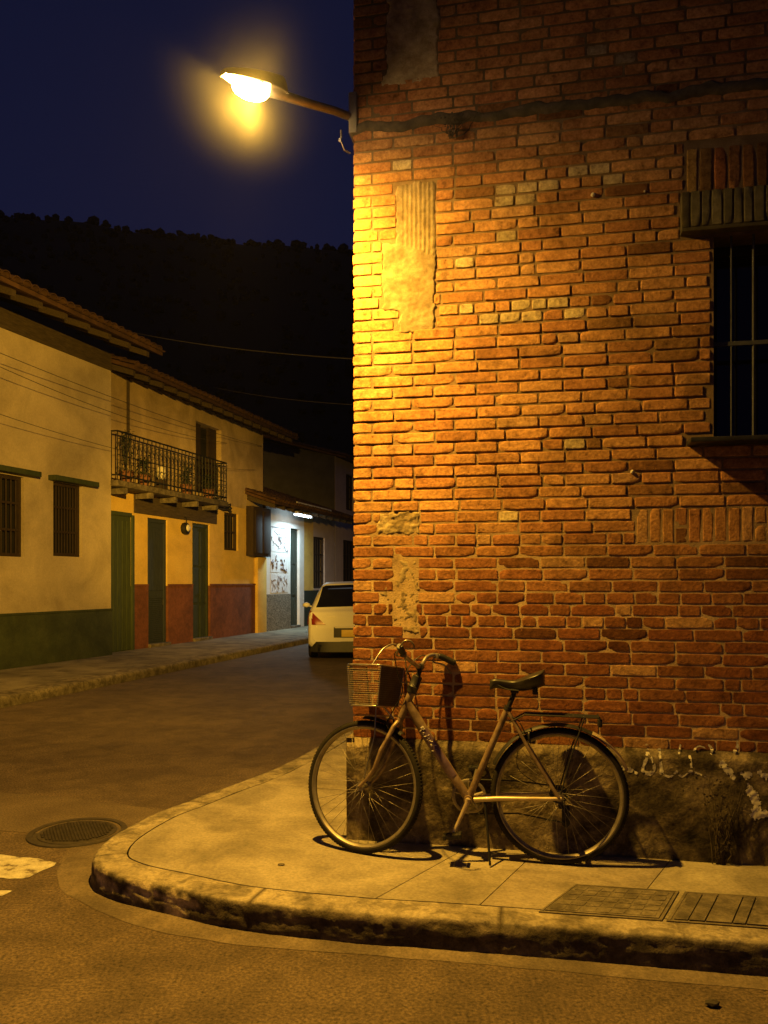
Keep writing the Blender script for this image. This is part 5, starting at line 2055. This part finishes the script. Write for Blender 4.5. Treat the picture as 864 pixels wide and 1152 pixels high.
# local +x forward, origin under the rear bumper; stations (x, half width low, half width belt, half width roof, z bottom, z belt, z roof)
ST_ = [(0.00, .74, .70, .66, .36, .60, .62), (0.03, .80, .79, .74, .30, .78, .82), (0.08, .83, .83, .78, .26, .88, .93), (.16, .845, .84, .73, .24, .93, .985), (.30, .85, .845, .66, .22, .955, 1.17), (.50, .855, .85, .60, .20, .96, 1.40),
       (.62, .86, .85, .585, .20, .96, 1.475), (.85, .86, .852, .585, .20, .955, 1.50), (1.3, .86, .855, .59, .20, .95, 1.515), (1.9, .86, .855, .60, .20, .94, 1.505), (2.35, .86, .855, .60, .20, .93, 1.44), (2.75, .86, .85, .62, .20, .92, 1.20),
       (3.05, .85, .84, .70, .20, .91, .97), (3.5, .83, .81, .72, .22, .84, .88), (3.85, .78, .74, .66, .25, .72, .76), (3.98, .66, .62, .56, .30, .58, .60)]


def car_pt(s, v):
    """s in station index units, v 0..1 from the sill on the left over the roof centre (v=1)."""
    i = min(int(s), len(ST_) - 2)
    t = s - i
    A, B = ST_[i], ST_[i + 1]
    x, wl, wb, wr, zb, zm, zr = [a + (b - a) * t for a, b in zip(A, B)]
    key = [(0, wl * .93, zb), (.10, wl, zb + .06), (.25, wl * 1.005, zb + (zm - zb) * .45), (.42, wb * .995, zm - .06), (.50, wb * .965, zm), (.66, wr + (wb - wr) * .42, zm + (zr - zm) * .55), (.80, wr, zr - (zr - zm) * .10), (.88, wr * .86, zr - .006), (1.0, 0, zr + .012)]
    for k in range(len(key) - 1):
        if v <= key[k + 1][0]:
            q = (v - key[k][0]) / (key[k + 1][0] - key[k][0])
            return Vector((x, key[k][1] + (key[k + 1][1] - key[k][1]) * q, key[k][2] + (key[k + 1][2] - key[k][2]) * q))
    return Vector((x, 0, zr))


def carp(s, v, side, off=0.0):
    p = car_pt(s, v)
    if off:
        a = car_pt(min(s + .05, 14.99), v) - car_pt(max(s - .05, 0), v)
        b = car_pt(s, min(v + .01, 1)) - car_pt(s, max(v - .01, 0))
        n_ = b.cross(a)
        if n_.length > 1e-9:
            n_.normalize()
            if n_.dot(Vector((p.x - 1.9, p.y, p.z - .8))) < 0:
                n_ = -n_
            p = p + n_ * off
    return Vector((p.x, p.y * side, p.z))


m_ = MB()
for side in (1, -1):
    m_.grid(lambda u, v: carp(u * 15, v, side), 60, 40, flip=(side == 1))
    m_.add([carp(0, j / 20, side) for j in range(21)] + [Vector((0, 0, .36))], [tuple(range(22))])
    m_.add([carp(15, j / 20, side) for j in range(21)] + [Vector((3.98, 0, .30))], [tuple(range(22))[::-1]])
m_.box(.2, 3.85, -.80, .80, .20, .26)
m_.build('body', 'carpaint', CR, smooth=35)


def patch(name, m, s0, s1, v0, v1, side, off=.004, both=False, shape=None, parent=CR):
    m_ = MB()
    for sd_ in ((1, -1) if both else (side,)):
        def fn(u, v):
            s, vv = s0 + (s1 - s0) * u, v0 + (v1 - v0) * v
            if shape:
                s, vv = shape(u, v)
            return carp(s, vv, sd_, off)
        m_.grid(fn, 12, 12, flip=(sd_ == 1))
    return m_.build(name, m, parent, smooth='all')


patch('rear_window', 'glass_dark', 3.2, 5.6, .815, 1.0, 1, .006, both=True)
for sd_ in (1, -1):
    patch('side_window', 'glass_dark', 5.8, 8.6, .53, .78, sd_, .004)
    patch('side_window', 'glass_dark', 8.75, 10.6, .53, .78, sd_, .004)
    # tail lamp: tall wedge at the corner
    m_ = MB()
    q = [(.045, .60, .70), (.055, .53, .70), (.11, .60, .92), (.13, .70, .95), (.20, .80, .94), (.30, .862, .80), (.22, .866, .70), (.10, .82, .69)]
    vs = [Vector((x - .03, y * sd_, z)) for x, y, z in [(-.0, .50, .69), (.02, .56, .80), (.05, .65, .93), (.10, .74, .96)]]
    vs = []
    for i in range(9):
        t = i / 8
        z = .69 + .27 * t
        yin = .50 + .30 * t ** .9
        yout = .862 - .05 * t ** 2
        for j in range(7):
            q_ = j / 6
            y = yin + (yout - yin) * q_
            x = -.016 + .10 * t ** 1.5 + .16 * max(0, (y - .74) / .105) ** 1.6
            vs.append(Vector((x, y * sd_, z)))
    fs = [(i * 7 + j, i * 7 + j + 1, (i + 1) * 7 + j + 1, (i + 1) * 7 + j) for i in range(8) for j in range(6)]
    m_.add(vs, fs)
    b2 = [Vector((v_.x + .05, v_.y, v_.z)) for v_ in vs]
    m_.build('tail_light', 'taillight', CR, smooth='all')
    # door mirror
    m_ = MB()
    m_.add([(2.55 + p.x * .06, sd_ * (.98 + p.y * .10), 1.0 + p.z * .065) for p in icv], icf)
    m_.tube([(2.56, sd_ * .84, .96), (2.56, sd_ * .95, .98)], .02, 6)
    m_.build('door_mirror', 'white_metal', CR, smooth='all')
    for wx in (.72, 3.2):
        wv = empty('wheel', parent=CR)
        m_ = MB()
        c = (wx, sd_ * .76, .305)
        pr_ = [(.19, -.09), (.27, -.095), (.298, -.08), (.305, -.05), (.305, .05), (.298, .08), (.27, .095), (.19, .09)]
        m_.lathe(pr_, 32, 'y', c)
        m_.build('tyre', 'rubber', wv, smooth=40)
        m_ = MB()
        m_.lathe([(0, .07 * sd_), (.05, .075 * sd_), (.15, .05 * sd_), (.19, .085 * sd_), (.195, .085 * sd_)], 24, 'y', c)
        m_.build('rim', 'alloy', wv, smooth=40)
# dark lower bumper valance, plate recess, plate
m_ = MB()
m_.grid(lambda u, v: (-.014 + .12 * (abs(u - .5) * 2) ** 5 + .015 * v, -.80 + 1.6 * u, .16 + .22 * v), 24, 4)
m_.grid(lambda u, v: (.30, -.75 + 1.5 * u, .12 + .2 * v), 2, 2)
m_.box(.02, .35, -.66, .66, .17, .30)
m_.build('lower_bumper', 'black_plastic', CR, smooth='all')
m_ = MB()
m_.grid(lambda u, v: (-.012 + .012 * (abs(u - .5) * 2) ** 4, -.35 + .7 * u, .44 + .20 * v), 16, 4)
m_.build('plate_recess', 'black_plastic', CR, smooth='all')
m_ = MB()
m_.box(-.026, -.014, -.20, .20, .455, .59, bev=.003)
m_.build('number_plate', 'plate', CR, smooth=30)
m_ = MB()
m_.box(-.035, .01, -.33, .33, .62, .665, bev=.012)
m_.build('tailgate_trim', 'carpaint', CR, smooth=30)
m_ = MB()
for k in range(6):
    m_.box(.028, .05, .30 + k * .026, .318 + k * .026, .825, .842, bev=.002)
m_.build('badge', 'chrome', CR)

# ------------------------------------------------------------------ overhead cables
def at(px, py, Y):
    return Vector(((px - 432) / 900 * Y, Y, CAMZ - (py - 655) / 900 * Y))


for a, b, sag, lab, r_ in ((Vector((-4.96, 15.3, 6.32)), Vector((.60, 8.9, 3.95)), .10, 'upper overhead cable from the cream house to the brick building', .008),
                           (Vector((-3.95, 18.5, 6.02)), Vector((1.15, 11.4, 4.0)), .12, 'lower overhead cable from the ochre roof to the brick building', .008),
                           (at(-60, 372, 10.6), h2p(7.0, -.1, 5.1), .12, 'upper thin cable running along the house fronts', .005),
                           (at(-60, 385, 10.6), h2p(5.0, -.1, 4.85), .20, 'middle thin cable sagging across the house fronts', .005),
                           (at(-60, 445, 10.8), h2p(6.6, -.1, 4.4), .25, 'lowest thin cable sagging across the house fronts', .0045)):
    m_ = MB()
    m_.tube([a + (b - a) * t - Vector((0, 0, sag * 4 * t * (1 - t))) for t in [k / 24 for k in range(25)]], r_, 6)
    tag(m_.build('overhead_cable', 'cable', smooth='all'), lab, 'cable', 'cables over the side street')

# ------------------------------------------------------------------ thin air volume added to give the lamp some glow
HZ = bpy.data.materials.new('lamp_glow_haze')
HZ.use_nodes = True
ht = HZ.node_tree
for n_ in list(ht.nodes):
    if n_.type == 'BSDF_PRINCIPLED':
        ht.nodes.remove(n_)
pv = ht.nodes.new('ShaderNodeVolumePrincipled')
pv.inputs['Density'].default_value = GLOW_HAZE
pv.inputs['Color'].default_value = (0.9, 0.9, 0.9, 1)
pv.inputs['Anisotropy'].default_value = 0.3
ht.links.new(pv.outputs['Volume'], [n_ for n_ in ht.nodes if n_.type == 'OUTPUT_MATERIAL'][0].inputs['Volume'])
if GLOW_HAZE > 0:
    m_ = MB()
    m_.box(-750, 750, -320, 950, -1.5, 190)
    tag(m_.build('glow_haze', HZ), kind='stuff')

# volume ball added round the lamp head to give it a halo
MS = bpy.data.materials.new('lamp_halo')
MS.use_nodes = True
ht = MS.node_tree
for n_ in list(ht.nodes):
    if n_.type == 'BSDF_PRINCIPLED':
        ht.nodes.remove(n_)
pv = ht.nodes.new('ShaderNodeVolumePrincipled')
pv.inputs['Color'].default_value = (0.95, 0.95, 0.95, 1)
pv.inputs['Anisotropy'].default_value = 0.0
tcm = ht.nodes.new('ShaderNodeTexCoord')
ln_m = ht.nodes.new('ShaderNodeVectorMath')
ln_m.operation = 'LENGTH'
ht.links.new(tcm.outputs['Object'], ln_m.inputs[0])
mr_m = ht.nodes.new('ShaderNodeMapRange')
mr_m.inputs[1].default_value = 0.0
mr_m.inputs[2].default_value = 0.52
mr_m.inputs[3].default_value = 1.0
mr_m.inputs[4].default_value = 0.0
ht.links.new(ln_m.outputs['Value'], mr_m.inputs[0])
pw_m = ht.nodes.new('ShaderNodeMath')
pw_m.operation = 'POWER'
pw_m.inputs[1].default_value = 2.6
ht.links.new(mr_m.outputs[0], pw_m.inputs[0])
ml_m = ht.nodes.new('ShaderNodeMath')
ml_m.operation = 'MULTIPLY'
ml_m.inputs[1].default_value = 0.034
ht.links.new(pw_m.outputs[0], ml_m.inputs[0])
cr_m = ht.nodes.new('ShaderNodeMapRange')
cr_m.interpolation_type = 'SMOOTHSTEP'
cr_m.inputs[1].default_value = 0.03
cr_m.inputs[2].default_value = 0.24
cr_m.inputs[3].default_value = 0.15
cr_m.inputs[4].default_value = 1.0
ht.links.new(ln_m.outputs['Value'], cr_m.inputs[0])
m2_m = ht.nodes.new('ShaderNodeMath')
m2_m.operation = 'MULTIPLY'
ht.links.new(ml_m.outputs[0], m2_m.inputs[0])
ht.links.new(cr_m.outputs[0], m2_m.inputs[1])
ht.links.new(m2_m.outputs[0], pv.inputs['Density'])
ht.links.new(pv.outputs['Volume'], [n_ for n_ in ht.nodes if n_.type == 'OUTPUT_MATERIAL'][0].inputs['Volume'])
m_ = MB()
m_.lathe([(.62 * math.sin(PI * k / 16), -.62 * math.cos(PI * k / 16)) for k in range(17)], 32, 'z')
tag(m_.build('halo_volume', MS, loc=tuple(SL.location + (XF @ Vector((.02, 0, .05))))), label='added volume giving the street lamp its halo', cat='halo_volume', kind='stuff')

# ------------------------------------------------------------------ render settings
S.render.engine = 'CYCLES'
S.cycles.use_denoising = True
S.cycles.max_bounces = 6
S.cycles.diffuse_bounces = 4
S.cycles.glossy_bounces = 3
S.cycles.sample_clamp_indirect = 4.0
S.view_settings.view_transform = 'Standard'
S.view_settings.look = 'None'
S.view_settings.exposure = 0.0
S.view_settings.gamma = 1.0
S.view_settings.use_curve_mapping = False
